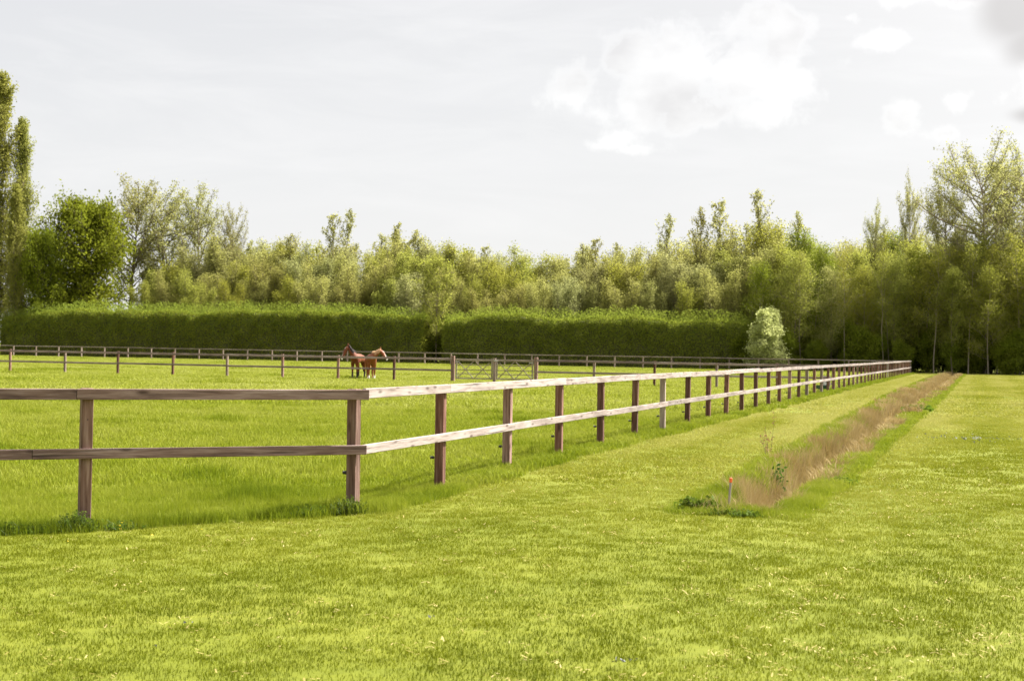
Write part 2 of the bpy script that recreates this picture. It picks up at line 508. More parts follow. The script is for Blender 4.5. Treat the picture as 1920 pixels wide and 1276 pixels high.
def scatter(name, pts, rotz, scale, tone, coll, tilt=None):
    """one object: a cloud of points, each carrying one tuft of COLL"""
    n = len(pts)
    me = bpy.data.meshes.new(name)
    me.vertices.add(n)
    me.vertices.foreach_set('co', np.asarray(pts, np.float32).ravel())
    rot = np.zeros((n, 3), np.float32)
    rot[:, 2] = rotz
    if tilt is not None: rot[:, 0] = tilt
    sc = np.asarray(scale, np.float32)
    if sc.ndim == 1: sc = np.repeat(sc[:, None], 3, 1)
    for nm, ty, dat in (('rot', 'FLOAT_VECTOR', rot), ('scl', 'FLOAT_VECTOR', sc)):
        a = me.attributes.new(nm, ty, 'POINT'); a.data.foreach_set('vector', np.ascontiguousarray(dat).ravel())
    a = me.attributes.new('tone', 'FLOAT', 'POINT'); a.data.foreach_set('value', np.asarray(tone, np.float32))
    o = add(name, me)
    ng = bpy.data.node_groups.new(name, 'GeometryNodeTree')
    ng.interface.new_socket('Geometry', in_out='INPUT', socket_type='NodeSocketGeometry')
    ng.interface.new_socket('Geometry', in_out='OUTPUT', socket_type='NodeSocketGeometry')
    G = NT(ng)
    gi = G.n('NodeGroupInput'); go = G.n('NodeGroupOutput')
    ci = G.n('GeometryNodeCollectionInfo', {'Collection': coll, 'Separate Children': True, 'Reset Children': True})
    r_ = G.n('GeometryNodeInputNamedAttribute', {'Name': 'rot'}, data_type='FLOAT_VECTOR')
    s_ = G.n('GeometryNodeInputNamedAttribute', {'Name': 'scl'}, data_type='FLOAT_VECTOR')
    er = G.n('FunctionNodeEulerToRotation', {0: r_.outputs['Attribute']})
    ip = G.n('GeometryNodeInstanceOnPoints', {'Points': gi.outputs[0], 'Instance': ci.outputs[0], 'Pick Instance': True,
                                              'Rotation': er.outputs[0], 'Scale': s_.outputs['Attribute']})
    G.link(ip.outputs[0], go.inputs[0])
    md = o.modifiers.new('scatter', 'NODES')
    md.node_group = ng
    return tag(o, kind='stuff')

RNG = np.random.default_rng(5)
def wedge(y0, y1, dens, margin=1.5):
    """random points on the ground in the wedge the camera sees, with a margin each side"""
    A = 0.33 * (y1 ** 2 - y0 ** 2) + 2 * margin * (y1 - y0)
    n = int(A * dens)
    y = []
    while sum(map(len, y)) < n:
        c = y0 + (y1 - y0) * RNG.random(n)
        w = 0.33 * c + margin
        y.append(c[RNG.random(n) < w / (0.33 * y1 + margin)])
    y = np.concatenate(y)[:n]
    x = (RNG.random(n) * 2 - 1) * (0.33 * y + margin)
    return x, y

def zones(x, y):
    u, v = uv(x, y)
    inp = paddock(x, y) > 0.5
    nL = (x - CORNER[0]) * LEFT_N[0] + (y - CORNER[1]) * LEFT_N[1]
    sL = (x - CORNER[0]) * LEFT_D[0] + (y - CORNER[1]) * LEFT_D[1]
    jag = 0.16 * (fbm(x, y, 1.3, 31) - 0.5)
    vL = (np.abs(nL + 0.02) < 0.27 + jag) & (sL > -0.2)                       # along the near left fence
    vR = (u > U_F - 0.25) & (u < U_F + 0.42 + jag) & (v > V_C - 0.1) & (v < V_FAR + 1)
    ul, ur = ditch_edges(v)
    end = V_D0 - 0.15
    dt = (u > ul - 0.14 + jag) & (u < ur + 0.30 + jag) & (v > end + jag * 2) & (v < V_FAR + 1)
    return u, v, inp, vL | vR, dt, ul, ur

LOD = [(5.5, 21.0, 115, dict(n=30, rad=0.13, w=0.0042)),
       (21.0, 46.0, 26, dict(n=46, rad=0.26, w=0.0105)),
       (46.0, 186.0, 3.6, dict(n=60, rad=0.62, w=0.034))]
lawn_k, pad_k, verge_k, bank_k = [], [], [], []
for li, (y0, y1, dens, kw) in enumerate(LOD):
    hs = (1.0, 1.15, 1.6)[li]
    c_l = tuft_collection('lawn_tuft', M_LAWN, 5, 10 + li, hmin=0.014 * hs, hmax=0.038 * hs, lean=1.1, **kw)
    c_p = tuft_collection('pasture_tuft', M_PAD, 5, 20 + li, hmin=0.035 * hs, hmax=0.10 * hs, lean=0.85, **kw)
    x, y = wedge(y0, y1, dens)
    u, v, inp, vg, dt, ul, ur = zones(x, y)
    z = height(x, y)
    P = np.stack([x, y, z], 1)
    rz = RNG.random(len(x)) * 6.283
    # lawn
    m = ~inp & ~vg & ~dt & (v < V_FAR + 9)
    mn = fbm(x, y, 0.9, 3) ; big = fbm(x, y, 0.16, 8)
    strk = fbm(u * 1.0, v * 0.12, 1.6, 13)                                   # mowing streaks along the fence direction
    strk2 = fbm(x * 0.25, y * 1.0, 1.9, 14)                                  # streaks across the foreground
    band = 0.5 + 0.5 * np.sin((u - U_F) * 2 * math.pi / 2.6 + 1.0)
    far = sstep(14, 45, y)
    tone = 0.13 + 0.23 * sstep(8, 19, y) + 0.13 * (mn - 0.5) + 0.26 * (big - 0.5) + (0.26 + 0.35 * far) * (strk - 0.5) + 0.26 * (1 - far) * (strk2 - 0.5) + 0.24 * (0.30 + 0.70 * far) * band + 0.26 * far  # darker near, paler far: brightness of the grazing view put into the tone
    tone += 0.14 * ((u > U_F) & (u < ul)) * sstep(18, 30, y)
    tone += 0.10 * (RNG.random(len(x)) - 0.5)
    scl = np.stack([np.full(len(x), 1.0), np.full(len(x), 1.0), 0.70 + 0.55 * fbm(x, y, 0.8, 21)], 1)
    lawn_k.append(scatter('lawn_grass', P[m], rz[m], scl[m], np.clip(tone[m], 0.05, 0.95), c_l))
    # pasture
    m = inp | (v >= V_FAR - 1) & (u < U_F)
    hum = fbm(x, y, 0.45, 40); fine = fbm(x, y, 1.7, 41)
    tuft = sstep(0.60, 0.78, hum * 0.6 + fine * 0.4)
    tone = 0.50 + 0.45 * (fine - 0.5) + 0.35 * (big - 0.5) - 0.40 * tuft + 0.02 + 0.10 * (RNG.random(len(x)) - 0.5) + 0.20 * sstep(25, 60, y)  # far pasture paler, grazing-view brightness put into its tone
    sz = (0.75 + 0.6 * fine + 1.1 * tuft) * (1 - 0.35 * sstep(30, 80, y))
    scl = np.stack([np.ones(len(x)), np.ones(len(x)), sz], 1)
    m = m & ~(vg & (RNG.random(len(x)) < 0.7))
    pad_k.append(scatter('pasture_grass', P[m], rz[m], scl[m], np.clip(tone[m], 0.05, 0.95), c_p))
    # unmown verge below the fences
    c_v = tuft_collection('verge_tuft', M_PAD, 4, 30 + li, hmin=0.06, hmax=0.165, lean=0.8, curl=0.5,
                          **dict(kw, rad=kw['rad'] * (1, 0.8, 0.5)[li], n=int(kw['n'] * 0.8)))
    idx = np.nonzero(vg)[0]
    rep = np.repeat(idx, (2, 3, 6)[li])
    jx = x[rep] + RNG.normal(0, (0.05, 0.08, 0.2)[li], len(rep)); jy = y[rep] + RNG.normal(0, (0.05, 0.12, 0.4)[li], len(rep))
    _, _, _, ok, _, _, _ = zones(jx, jy); jx, jy = jx[ok], jy[ok]
    t = 0.42 - 0.14 * (uv(jx, jy)[1] < V_C + 0.3) + 0.6 * (fbm(jx, jy, 1.3, 50) - 0.5) + 0.1 * (RNG.random(len(jx)) - 0.5)  # left fence verge toned darker: shade along its foot put into the colour
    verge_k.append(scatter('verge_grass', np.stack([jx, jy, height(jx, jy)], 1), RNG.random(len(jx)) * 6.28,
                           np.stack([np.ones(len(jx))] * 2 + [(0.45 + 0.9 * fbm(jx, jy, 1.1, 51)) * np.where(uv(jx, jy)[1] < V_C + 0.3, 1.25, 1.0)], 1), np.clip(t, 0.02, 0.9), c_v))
    # ditch: green brinks, dry reeds on the bank and in the bottom
    idx = np.nonzero(dt)[0]
    rep = np.repeat(idx, (5, 7, 12)[li])
    jx = x[rep] + RNG.normal(0, (0.08, 0.12, 0.3)[li], len(rep)); jy = y[rep] + RNG.normal(0, (0.08, 0.2, 0.6)[li], len(rep))
    ju, jv, _, _, ok, jl, jr = zones(jx, jy)
    jx, jy, ju, jv, jl, jr = (q[ok] for q in (jx, jy, ju, jv, jl, jr))
    tt = (ju - jl) / (jr - jl) + 0.22 * (fbm(jx, jy, 1.1, 61) - 0.5) + 0.20 * (fbm(jv, jv * 0, 0.35, 66) - 0.5)
    endm = sstep(V_D0 + 0.1, V_D0 + 1.3, jv - 2.2 * np.clip(0.80 - (ju - jl) / (jr - jl), 0, 1))
    reed = (tt > 0.12) & (tt < 1.0) & (RNG.random(len(jx)) < 0.05 + 0.92 * endm) & (RNG.random(len(jx)) < sstep(0.0, 0.38, tt + 0.5 * (fbm(jx, jy, 0.5, 68) - 0.5)) * 0.78 + 0.22)
    c_r = tuft_collection('reed_tuft', M_REED, 5, 40 + li, hmin=0.16, hmax=0.50, lean=0.6, curl=0.7,
                          **dict(kw, rad=kw['rad'] * (0.8, 0.7, 0.4)[li], n=int(kw['n'] * 0.55), w=kw['w'] * 0.9))
    nz = height(jx, jy)
    t = 0.25 + 0.75 * fbm(jx, jy, 1.6, 62) + 0.12 * (RNG.random(len(jx)) - 0.5)
    bank_k.append(scatter('dry_reeds', np.stack([jx, jy, nz], 1)[reed], RNG.random(reed.sum()) * 6.28,
                          np.stack([np.ones(reed.sum())] * 2 + [((0.55 + 0.75 * fbm(jx, jy, 0.9, 63)) * (1 - 0.45 * sstep(0.75, 1.0, tt)) * (0.72 + 0.28 * sstep(0.1, 0.4, tt)))[reed] * (0.6 + 0.4 * endm[reed])], 1), np.clip(t[reed], 0.05, 0.95), c_r))
    gr = ~reed & ((tt < 0.26) | (tt > 0.92) | (endm < 0.5))
    hh = np.where(tt > 0.90, 0.7, 1.15) * (0.6 + 0.8 * fbm(jx, jy, 1.3, 64)) * (0.75 + 0.25 * endm)
    t = 0.46 + 0.5 * (fbm(jx, jy, 1.1, 65) - 0.5) + 0.1 * (RNG.random(len(jx)) - 0.5)
    verge_k.append(scatter('bank_grass', np.stack([jx, jy, nz], 1)[gr], RNG.random(gr.sum()) * 6.28,
                           np.stack([np.ones(gr.sum())] * 2 + [hh[gr]], 1), np.clip(t[gr], 0.02, 0.9), c_v))

# cut straw lying on the mown grass
def straw_source(k):
    rng = np.random.default_rng(900 + k)
    V, Q = [], []
    n = 4
    for i in range(n):
        a = rng.random() * 6.28; L = 0.006 + 0.013 * rng.random(); w = 0.0025 + 0.002 * rng.random()
        c = np.array([rng.normal(0, 0.05), rng.normal(0, 0.05), 0.020 + 0.012 * rng.random()])
        d = np.array([math.cos(a), math.sin(a), rng.normal(0, 0.25)]) * L
        s = np.array([-math.sin(a), math.cos(a), 0]) * w
        V += [c - d - s, c - d + s, c + d + s, c + d - s]
        Q.append([4 * i, 4 * i + 1, 4 * i + 2, 4 * i + 3])
    return mesh_np('straw', V, Q, None, (M_STRAW,), face_attr=rng.random(n))
c_s = bpy.data.collections.new('straw')
for k in range(6):
    c_s.objects.link(bpy.data.objects.new('straw', straw_source(k)))
x, y = wedge(5.5, 26, 42)
u, v, inp, vg, dt, ul, ur = zones(x, y)
pr = 0.12 + 0.9 * sstep(0.48, 0.72, fbm(x, y, 0.9, 71)) * (0.35 + 0.65 * sstep(-1, 3, x)) * (0.4 + 0.6 * sstep(17, 9, y))
m = ~inp & ~vg & ~dt & (RNG.random(len(x)) < pr)
scatter('cut_straw', np.stack([x, y, height(x, y)], 1)[m], RNG.random(m.sum()) * 6.28, 0.6 + 0.7 * RNG.random(m.sum()), RNG.random(m.sum()) * 0.9, c_s)

# ------------------------------------------------------------------ fences
POST_W = 0.116
post_me = box_me('post', POST_W, POST_W, 1.60, M_POST, 0.008, z0=-0.34)
post_near_me = box_me('post', POST_W, POST_W, 1.60, M_POST_N, 0.008, z0=-0.36, seg=2)
post_far_me = box_me('post', POST_W, POST_W, 1.56, M_FAR_P, 0.006, z0=-0.34)
def insulator_mesh():
    bm = bmesh.new()
    bmesh.ops.create_cone(bm, cap_ends=True, segments=8, radius1=0.008, radius2=0.008, depth=0.055, matrix=Matrix.Translation((-0.0275, 0, 0)) @ Matrix.Rotation(R(90), 4, 'Y'))
    bmesh.ops.create_cone(bm, cap_ends=True, segments=10, radius1=0.021, radius2=0.021, depth=0.018, matrix=Matrix.Translation((-0.040, 0, 0)) @ Matrix.Rotation(R(90), 4, 'Y'))
    bmesh.ops.create_cone(bm, cap_ends=True, segments=10, radius1=0.021, radius2=0.013, depth=0.016, matrix=Matrix.Translation((-0.062, 0, 0)) @ Matrix.Rotation(R(90), 4, 'Y'))
    me = bpy.data.meshes.new('insulator'); bm.to_mesh(me); bm.free(); me.materials.append(M_BLACK)
    return me
INS = insulator_mesh()
rail_cache = {}
def rail_me(L, hgt, mat, thick=0.045):
    key = (round(L, 3), hgt, mat.name)
    if key not in rail_cache:
        rail_cache[key] = box_me('rail', L, thick, hgt, mat, 0.005, x0=0.0)
    return rail_cache[key]
rnd = random.Random(7)
TOPZ, LOWZ = 1.205, 0.595
RAIL_H = 0.112

# --- near left fence: from the corner to the left, rails on the outer (near) face
fl = empty('paddock_fence', (CORNER[0], CORNER[1], 0), 0, 'near brown two rail wooden fence across the left foreground, ending at the corner post', 'fence')
aL = math.atan2(LEFT_D[1], LEFT_D[0])
for k in range(0, 5):
    if k == 0:
        continue
    p = LEFT_D * 2.95 * k
    o = add('post', post_near_me, fl, (p[0], p[1], 0.022), (R(rnd.uniform(-0.5, 0.5)), R(rnd.uniform(-0.4, 0.4)), aL))
    add('insulator', INS, o, (0, -POST_W / 2 if k != 1 else POST_W / 2, 0.92 if k == 1 else 0.33), (0, 0, R(90)))
offn = LEFT_N * (POST_W / 2 + 0.0235)
e0 = -0.135   # rails run a little past the corner post
spans = [(e0, 2.95 + 0.12), (2.95 + 0.123, 2.95 * 3), (2.95 * 3 + 0.003, 2.95 * 4 + 0.1)]
for zz, sp in ((TOPZ, spans), (LOWZ, [(e0 + 0.02, 2.95 + 0.55), (2.95 + 0.553, 2.95 * 3 + 0.2), (2.95 * 3 + 0.203, 2.95 * 4 + 0.1)])):
    for (a, b) in sp:
        L = b - a
        s = LEFT_D * a + offn
        o = add('rail', rail_me(L, RAIL_H if zz == TOPZ else 0.104, M_RAIL_B), fl, (s[0], s[1], zz + rnd.uniform(-0.004, 0.004)), (0, R(rnd.uniform(-0.08, 0.08)), aL))

# --- long right fence
fr = empty('paddock_fence', (CORNER[0], CORNER[1], 0), 0, 'long wooden fence with pale sunlit rails running from the corner post far back', 'fence')
aR = math.atan2(D[1], D[0])
brown = [post_me]
for k in range(0, N_BAY + 1):
    p = D * BAY * k
    jit = rnd.uniform(-0.04, 0.04) if k else 0
    p = p + D * jit
    me_ = post_near_me if k == 0 else post_far_me if k in (6, 16, 48) or (k > 9 and rnd.random() < 0.05) else post_me
    o = add('post', me_, fr, (p[0], p[1], rnd.uniform(-0.006, 0.006) - (-0.018 if k == 0 else 0)), (R(rnd.uniform(-0.6, 0.6)), R(rnd.uniform(-0.6, 0.6)), aR + (R(-8) if k == 0 else R(rnd.uniform(-3, 3)))))
    add('insulator', INS, o, (0, POST_W / 2, 0.32 + rnd.uniform(-0.03, 0.03)), (0, 0, R(-90)))
off = E * (POST_W / 2 + 0.0235)
def long_rails(zz, first, hgt):
    s = 0.08
    nxt = first
    while s < BAY * N_BAY:
        e = min(nxt, BAY * N_BAY + 0.06)
        L = round(e - s - 0.004, 2)
        q = D * s + off
        add('rail', rail_me(L, hgt, M_RAIL_P), fr, (q[0], q[1], zz + rnd.uniform(-0.009, 0.009)), (0, R(rnd.uniform(-0.07, 0.07)), aR))
        s = e
        nxt = e + 6.0
long_rails(TOPZ, 3.05, RAIL_H)
long_rails(LOWZ, 6.05, 0.104)

# --- back fence
fb = empty('paddock_fence', (FAR[0], FAR[1], 0), 0, 'far bleached two rail fence in front of the clipped hedge, beyond the horses and gate', 'fence')
BD = np.array([-0.9594, 0.282])
aB = math.atan2(BD[1], BD[0])
for k in range(1, 37):
    p = BD * 2.95 * k
    add('post', post_far_me, fb, (p[0], p[1], rnd.uniform(-0.01, 0.01) - 0.04), (0, R(rnd.uniform(-0.8, 0.8)), aB))
offb = -np.array([0.282, 0.9594]) * (POST_W / 2 + 0.0235)
for zz in (TOPZ - 0.02, LOWZ):
    s = 0.0 if zz > 1 else 0.0
    step = 5.9
    while s < 2.95 * 36:
        L = min(step, 2.95 * 36 + 0.06 - s)
        q = BD * s + offb
        add('rail', rail_me(round(L - 0.004, 3), 0.10, M_FAR_R), fb, (q[0], q[1], zz + rnd.uniform(-0.012, 0.012)), (0, R(rnd.uniform(-0.08, 0.08)), aB))
        s += L

# --- cross fence with the double gate
def cross(px):
    t = (px - 960) / 3000
    z = 81.59 / (1 + 0.2969 * t)
    return np.array([t * z, z])
gd = cross(1006) - cross(850); gd = gd / np.linalg.norm(gd)
aG = math.atan2(gd[1], gd[0])
gn = np.array([gd[1], -gd[0]])                       # towards the camera
def cross_fence(xs, label, rails_px, end_big):
    p0 = cross(xs[0])
    f = empty('paddock_fence', (p0[0], p0[1], 0), 0, label, 'fence')
    for i, px in enumerate(xs):
        p = cross(px) - p0
        big = px in end_big
        me_ = gatepost_me if big else (post_far_me if rnd.random() < 0.25 else post_me)
        add('post', me_, f, (p[0], p[1], 0.0), (0, R(rnd.uniform(-0.8, 0.8)), aG + R(rnd.uniform(-3, 3))))
    for zz in (1.175, LOWZ):
        for a, b in rails_px:
            A, B_ = cross(a), cross(b)
            L = float(np.linalg.norm(B_ - A))
            q = A - p0 + gn * (POST_W / 2 + 0.024)
            add('rail', rail_me(round(L - 0.004, 3), 0.112 if zz > 1 else 0.095, M_RAIL_G), f, (q[0], q[1], zz + rnd.uniform(-0.01, 0.01)), (0, R(rnd.uniform(-0.06, 0.06)), aG))
    return f
M_RAIL_G = wood_mat('greyish brown rail', (0.13, 0.085, 0.080), (0.23, 0.165, 0.155), (0.34, 0.27, 0.26), 0.5, 'x', knots=False)
gatepost_me = box_me('post', 0.175, 0.175, 1.68, M_POST_N, 0.01, z0=-0.34)
left_px = [-190, -85, 20, 123, 222, 325, 427, 531, 635, 740, 850]
cross_fence(left_px, 'middle two rail fence on the left of the double gate, in front of the horses', [(-190, 20), (20, 222), (222, 427), (427, 635), (635, 850)], (850,))
cross_fence([1006, 1115, 1228, 1345, 1458, 1563], 'middle two rail fence between the double gate and the long pale fence', [(1006, 1228), (1228, 1458), (1458, 1563)], (1006,))

# --- the two gates
def bar(parent, name, a, b, th, dp, mat):
    a = Vector(a); b = Vector(b)
    L = (b - a).length
    me = box_me(name, L, dp, th, mat, 0.004, x0=0)
    return add(name, me, parent, a, (0, -math.atan2(b.z - a.z, b.x - a.x), 0))
M_GATE = wood_mat('old grey gate wood', (0.12, 0.09, 0.06), (0.23, 0.18, 0.13), (0.36, 0.31, 0.26), 0.4, 'x', knots=False)
mid = cross(928)
def gate(pa, pb, label):
    A = cross(pa); B_ = cross(pb)
    L = float(np.linalg.norm(B_ - A))
    g = empty('field_gate', (A[0], A[1], 0), aG, label, 'gate', 'halves of the double field gate')
    bar(g, 'stile', (0.035, 0, 0.16), (0.035, 0, 1.20), 0.07, 0.055, M_GATE)
    bar(g, 'stile', (L - 0.035, 0, 0.16), (L - 0.035, 0, 1.20), 0.07, 0.055, M_GATE)
    bar(g, 'top_rail', (0.072, 0, 1.13), (L - 0.072, 0, 1.13), 0.085, 0.055, M_GATE)
    for z in (0.20, 0.43, 0.64, 0.88):
        bar(g, 'rail', (0.072, 0, z), (L - 0.072, 0, z), 0.045 if z > 0.25 else 0.07, 0.022, M_GATE)
    c = L / 2
    for s in (-1, 1):
        bar(g, 'brace', (c + s * 0.03, -0.030, 0.22), (c + s * (c - 0.16), -0.030, 1.02), 0.045, 0.022, M_GATE)
        bar(g, 'brace', (c + s * 0.02, 0.030, 1.10), (c + s * (c - 0.1), 0.030, 0.22), 0.045, 0.022, M_GATE)
    for z in (0.35, 1.05):
        h = add('hinge', box_me('hinge', 0.22, 0.012, 0.035, M_STEEL, 0.003), g, (0.10 if pa < 900 else L - 0.10, -0.042, z))
    return g
gate(855.5, 924.5, 'left leaf of the grey wooden gate with crossed braces, nearer the horses')
gate(931.5, 1000.5, 'right leaf of the grey wooden gate with crossed braces')
gp = empty('gate_post', (mid[0], mid[1], 0), aG, 'pale short post with a metal latch between the two gate leaves', 'post')
add('shaft', box_me('shaft', 0.14, 0.12, 1.55, M_FAR_P, 0.01, z0=-0.3), gp)
add('latch', box_me('latch', 0.22, 0.03, 0.06, M_STEEL, 0.005), gp, (0.10, -0.085, 1.13))

# ------------------------------------------------------------------ water trough behind the long fence
tx, ty = (U_F - 0.60) * E[0] + 78.7 * D[0], (U_F - 0.60) * E[1] + 78.7 * D[1]
tr = empty('water_trough', (tx, ty, 0), aR - R(90), 'brown box shaped drinker with a dark green basin behind the long pale fence', 'trough')
M_BOXB = plain_mat('brown plastic', (0.13, 0.085, 0.085), 0.5)
M_GRN = plain_mat('dark green plastic', (0.012, 0.07, 0.04), 0.35)
M_WHT = plain_mat('white enamel', (0.75, 0.75, 0.75), 0.4, 0.05)
add('housing', box_me('housing', 0.40, 0.34, 0.46, M_BOXB, 0.02, z0=0.22, seg=2), tr, (0.05, 0.05, 0))
def basin_mesh():
    bm = bmesh.new()
    prof = [(0.10, 0.0), (0.30, 0.0), (0.34, 0.24), (0.31, 0.24), (0.27, 0.06), (0.0, 0.05)]
    rings = []
    n = 20
    for r, z in prof:
        rings.append([bm.verts.new((r * math.cos(2 * math.pi * i / n), r * 0.8 * math.sin(2 * math.pi * i / n), z)) for i in range(n)] if r > 0 else [bm.verts.new((0, 0, z))])
    for a, b in zip(rings[:-1], rings[1:]):
        for i in range(n):
            if len(b) == 1: bm.faces.new((a[i], a[(i + 1) % n], b[0]))
            else: bm.faces.new((a[i], a[(i + 1) % n], b[(i + 1) % n], b[i]))
    bm.faces.new(rings[0][::-1])
    me = bpy.data.meshes.new('basin'); bm.to_mesh(me); bm.free(); me.materials.append(M_GRN)
    return me
add('basin', basin_mesh(), tr, (-0.10, -0.05, 0))
add('bowl', box_me('bowl', 0.17, 0.05, 0.16, M_WHT, 0.02, z0=0.24, seg=2), tr, (0.02, -0.15, 0))

# ------------------------------------------------------------------ marker stake
sx0, sy0 = at(1371, 17.7), 17.7
sh = H(sx0, sy0)
stk = empty('marker_stake', (sx0, sy0, sh), R(12), 'thin weathered stake with a bright orange top at the near end of the ditch', 'stake')
stk.rotation_euler = (R(-3), R(4.5), R(12))
M_STAKE = wood_mat('weathered stake', (0.13, 0.10, 0.085), (0.26, 0.21, 0.18), (0.40, 0.34, 0.30), 0.1, 'z', knots=False)
M_ORANGE = plain_mat('orange paint', (0.85, 0.13, 0.02), 0.5, 0.1)
add('shaft', box_me('shaft', 0.022, 0.022, 0.43, M_STAKE, 0.004, z0=-0.12), stk)
add('cap', box_me('cap', 0.028, 0.028, 0.055, M_ORANGE, 0.005, z0=0.312), stk)

# ------------------------------------------------------------------ leafy weeds
def leaf_arrays(C, size, rng, up=0.0, ratio=0.6, dirs=None):
    """rhombic leaves: centres C (n,3)"""
    n = len(C)
    a = rng.normal(size=(n, 3)) if dirs is None else dirs + rng.normal(size=(n, 3)) * 0.5
    a[:, 2] += up
    a /= np.linalg.norm(a, axis=1)[:, None]
    b = rng.normal(size=(n, 3)); b -= (b * a).sum(1)[:, None] * a; b /= np.linalg.norm(b, axis=1)[:, None] + 1e-9
    s = size * (0.6 + 0.8 * rng.random(n))
    L = a * s[:, None] * 0.5; Wd = b * s[:, None] * ratio * 0.5
    V = np.stack([C - L, C + Wd - L * 0.1, C + L, C - Wd - L * 0.1], 1).reshape(-1, 3)
    Q = np.arange(n * 4).reshape(-1, 4)
    return V, Q

M_NETTLE = leaf_mat('dark weed leaves', (0.045, 0.090, 0.010), (0.13, 0.19, 0.018), 0.42)
M_STEM = plain_mat('weed stem', (0.08, 0.12, 0.03), 0.7)
def weed(name, x, y, rad, h, n, size, label, cat, seed, mat=M_NETTLE, squash=1.0, rz=0.0, group=None):
    rng = np.random.default_rng(seed)
    z = H(x, y)
    e = empty(name, (x, y, z), rz, label, cat, group)
    tubes, cen, ti = [], [], []
    for i in range(n):
        r = rad * math.sqrt(rng.random()); a = rng.random() * 6.28
        bx, by = r * math.cos(a), r * math.sin(a) * squash
        hh = h * (1 - 0.55 * (r / rad) ** 2) * (0.6 + 0.5 * rng.random())
        tip = np.array([bx + rng.normal(0, 0.05), by + rng.normal(0, 0.05), hh])
        bs = np.array([bx * 0.8, by * 0.8, -0.02])
        tubes.append((np.array([bs, (bs + tip) / 2 + rng.normal(0, 0.01, 3), tip]), [0.003, 0.0025, 0.001], 3))
        m = int(7 + hh * 36)
        t = 0.15 + 0.85 * rng.random(m)
        p = bs + (tip - bs) * t[:, None] + np.stack([rng.normal(0, size * 0.55, m), rng.normal(0, size * 0.55, m), rng.normal(0, 0.01, m)], 1)
        p[:, 2] = np.maximum(p[:, 2], 0.01)
        cen.append(p); ti.append(np.full(m, rng.random()) * 0.6 + 0.4 * rng.random(m))
    V, Q = leaf_arrays(np.concatenate(cen), size, rng)
    add('leaves', mesh_np('leaves', V, Q, None, (mat,), False, np.concatenate(ti)), e)
    add('stems', tubes_me('stems', tubes, M_STEM), e)
    return e
cp = CORNER
weed('nettle_clump', cp[0] - 0.02, cp[1] - 0.22, 0.20, 0.19, 110, 0.026, 'dark leafy weeds round the foot of the corner post', 'weeds', 1, squash=0.55, rz=R(20))
weed('nettle_clump', cp[0] - 0.42, cp[1] - 0.33, 0.26, 0.14, 60, 0.034, 'low dark weeds in the long grass just left of the corner post', 'weeds', 2, squash=0.35, rz=R(27))
p1 = CORNER + LEFT_D * 2.95
weed('nettle_clump', p1[0] - 0.03, p1[1] - 0.20, 0.22, 0.21, 130, 0.026, 'dark leafy weeds round the foot of the leftmost near post', 'weeds', 3, squash=0.5, rz=R(25))
weed('nettle_clump', p1[0] - 0.55, p1[1] - 0.42, 0.42, 0.13, 70, 0.034, 'low dark weeds along the grass edge left of the leftmost near post', 'weeds', 4, squash=0.25, rz=R(27))
weed('nettle_clump', p1[0] + 0.42, p1[1] - 0.04, 0.24, 0.11, 40, 0.03, 'small dark weeds on the grass edge right of the leftmost near post', 'weeds', 5, squash=0.3, rz=R(27))
weed('dock_clump', at(1312, 17.6), 17.55, 0.20, 0.17, 60, 0.06, 'dark broad leaved weeds at the left end of the ditch', 'weeds', 6, squash=0.6)
weed('dock_clump', at(1365, 17.2), 17.2, 0.26, 0.07, 50, 0.04, 'low dark weeds in front of the orange topped stake', 'weeds', 7, squash=0.3)
weed('dock_clump', at(1405, 17.0), 17.0, 0.16, 0.09, 36, 0.045, 'small dark weeds in front of the ditch end, right of the stake', 'weeds', 8, squash=0.5)
M_DOCK = leaf_mat('green dock leaves', (0.03, 0.10, 0.012), (0.08, 0.17, 0.02), 0.35)
weed('dock_clump', at(1425, 19.0), 19.0, 0.08, 0.24, 10, 0.05, 'green leafy dock among the dry reeds right of the stake', 'weeds', 9, M_DOCK)
weed('dock_clump', at(1455, 22.2), 22.2, 0.12, 0.55, 11, 0.06, 'tall leafy dock standing at the left edge of the dry reeds', 'weeds', 10, M_DOCK)
weed('dock_clump', at(1590, 21.3), 21.5, 0.14, 0.10, 26, 0.07, 'small dark green dock on the right brink of the ditch', 'weeds', 11, M_NETTLE)
weed('thistle_clump', at(1633, 34.5), 34.5, 0.30, 0.60, 26, 0.10, 'dark dry thistles standing in the ditch midway along', 'weeds', 12, leaf_mat('brown weed leaves', (0.05, 0.04, 0.02), (0.14, 0.12, 0.05), 0.2), squash=0.5)
weed('dock_clump', at(1722, 50), 50, 0.40, 0.22, 30, 0.14, 'dark weeds on the right brink far along the ditch', 'weeds', 13, M_NETTLE)
weed('thistle_clump', at(1457, 26.5), 27.0, 0.10, 0.75, 6, 0.03, 'thin reddish dead stalks rising above the mown strip beside the ditch', 'weeds', 14, leaf_mat('red brown seed heads', (0.20, 0.09, 0.05), (0.32, 0.17, 0.10), 0.2))

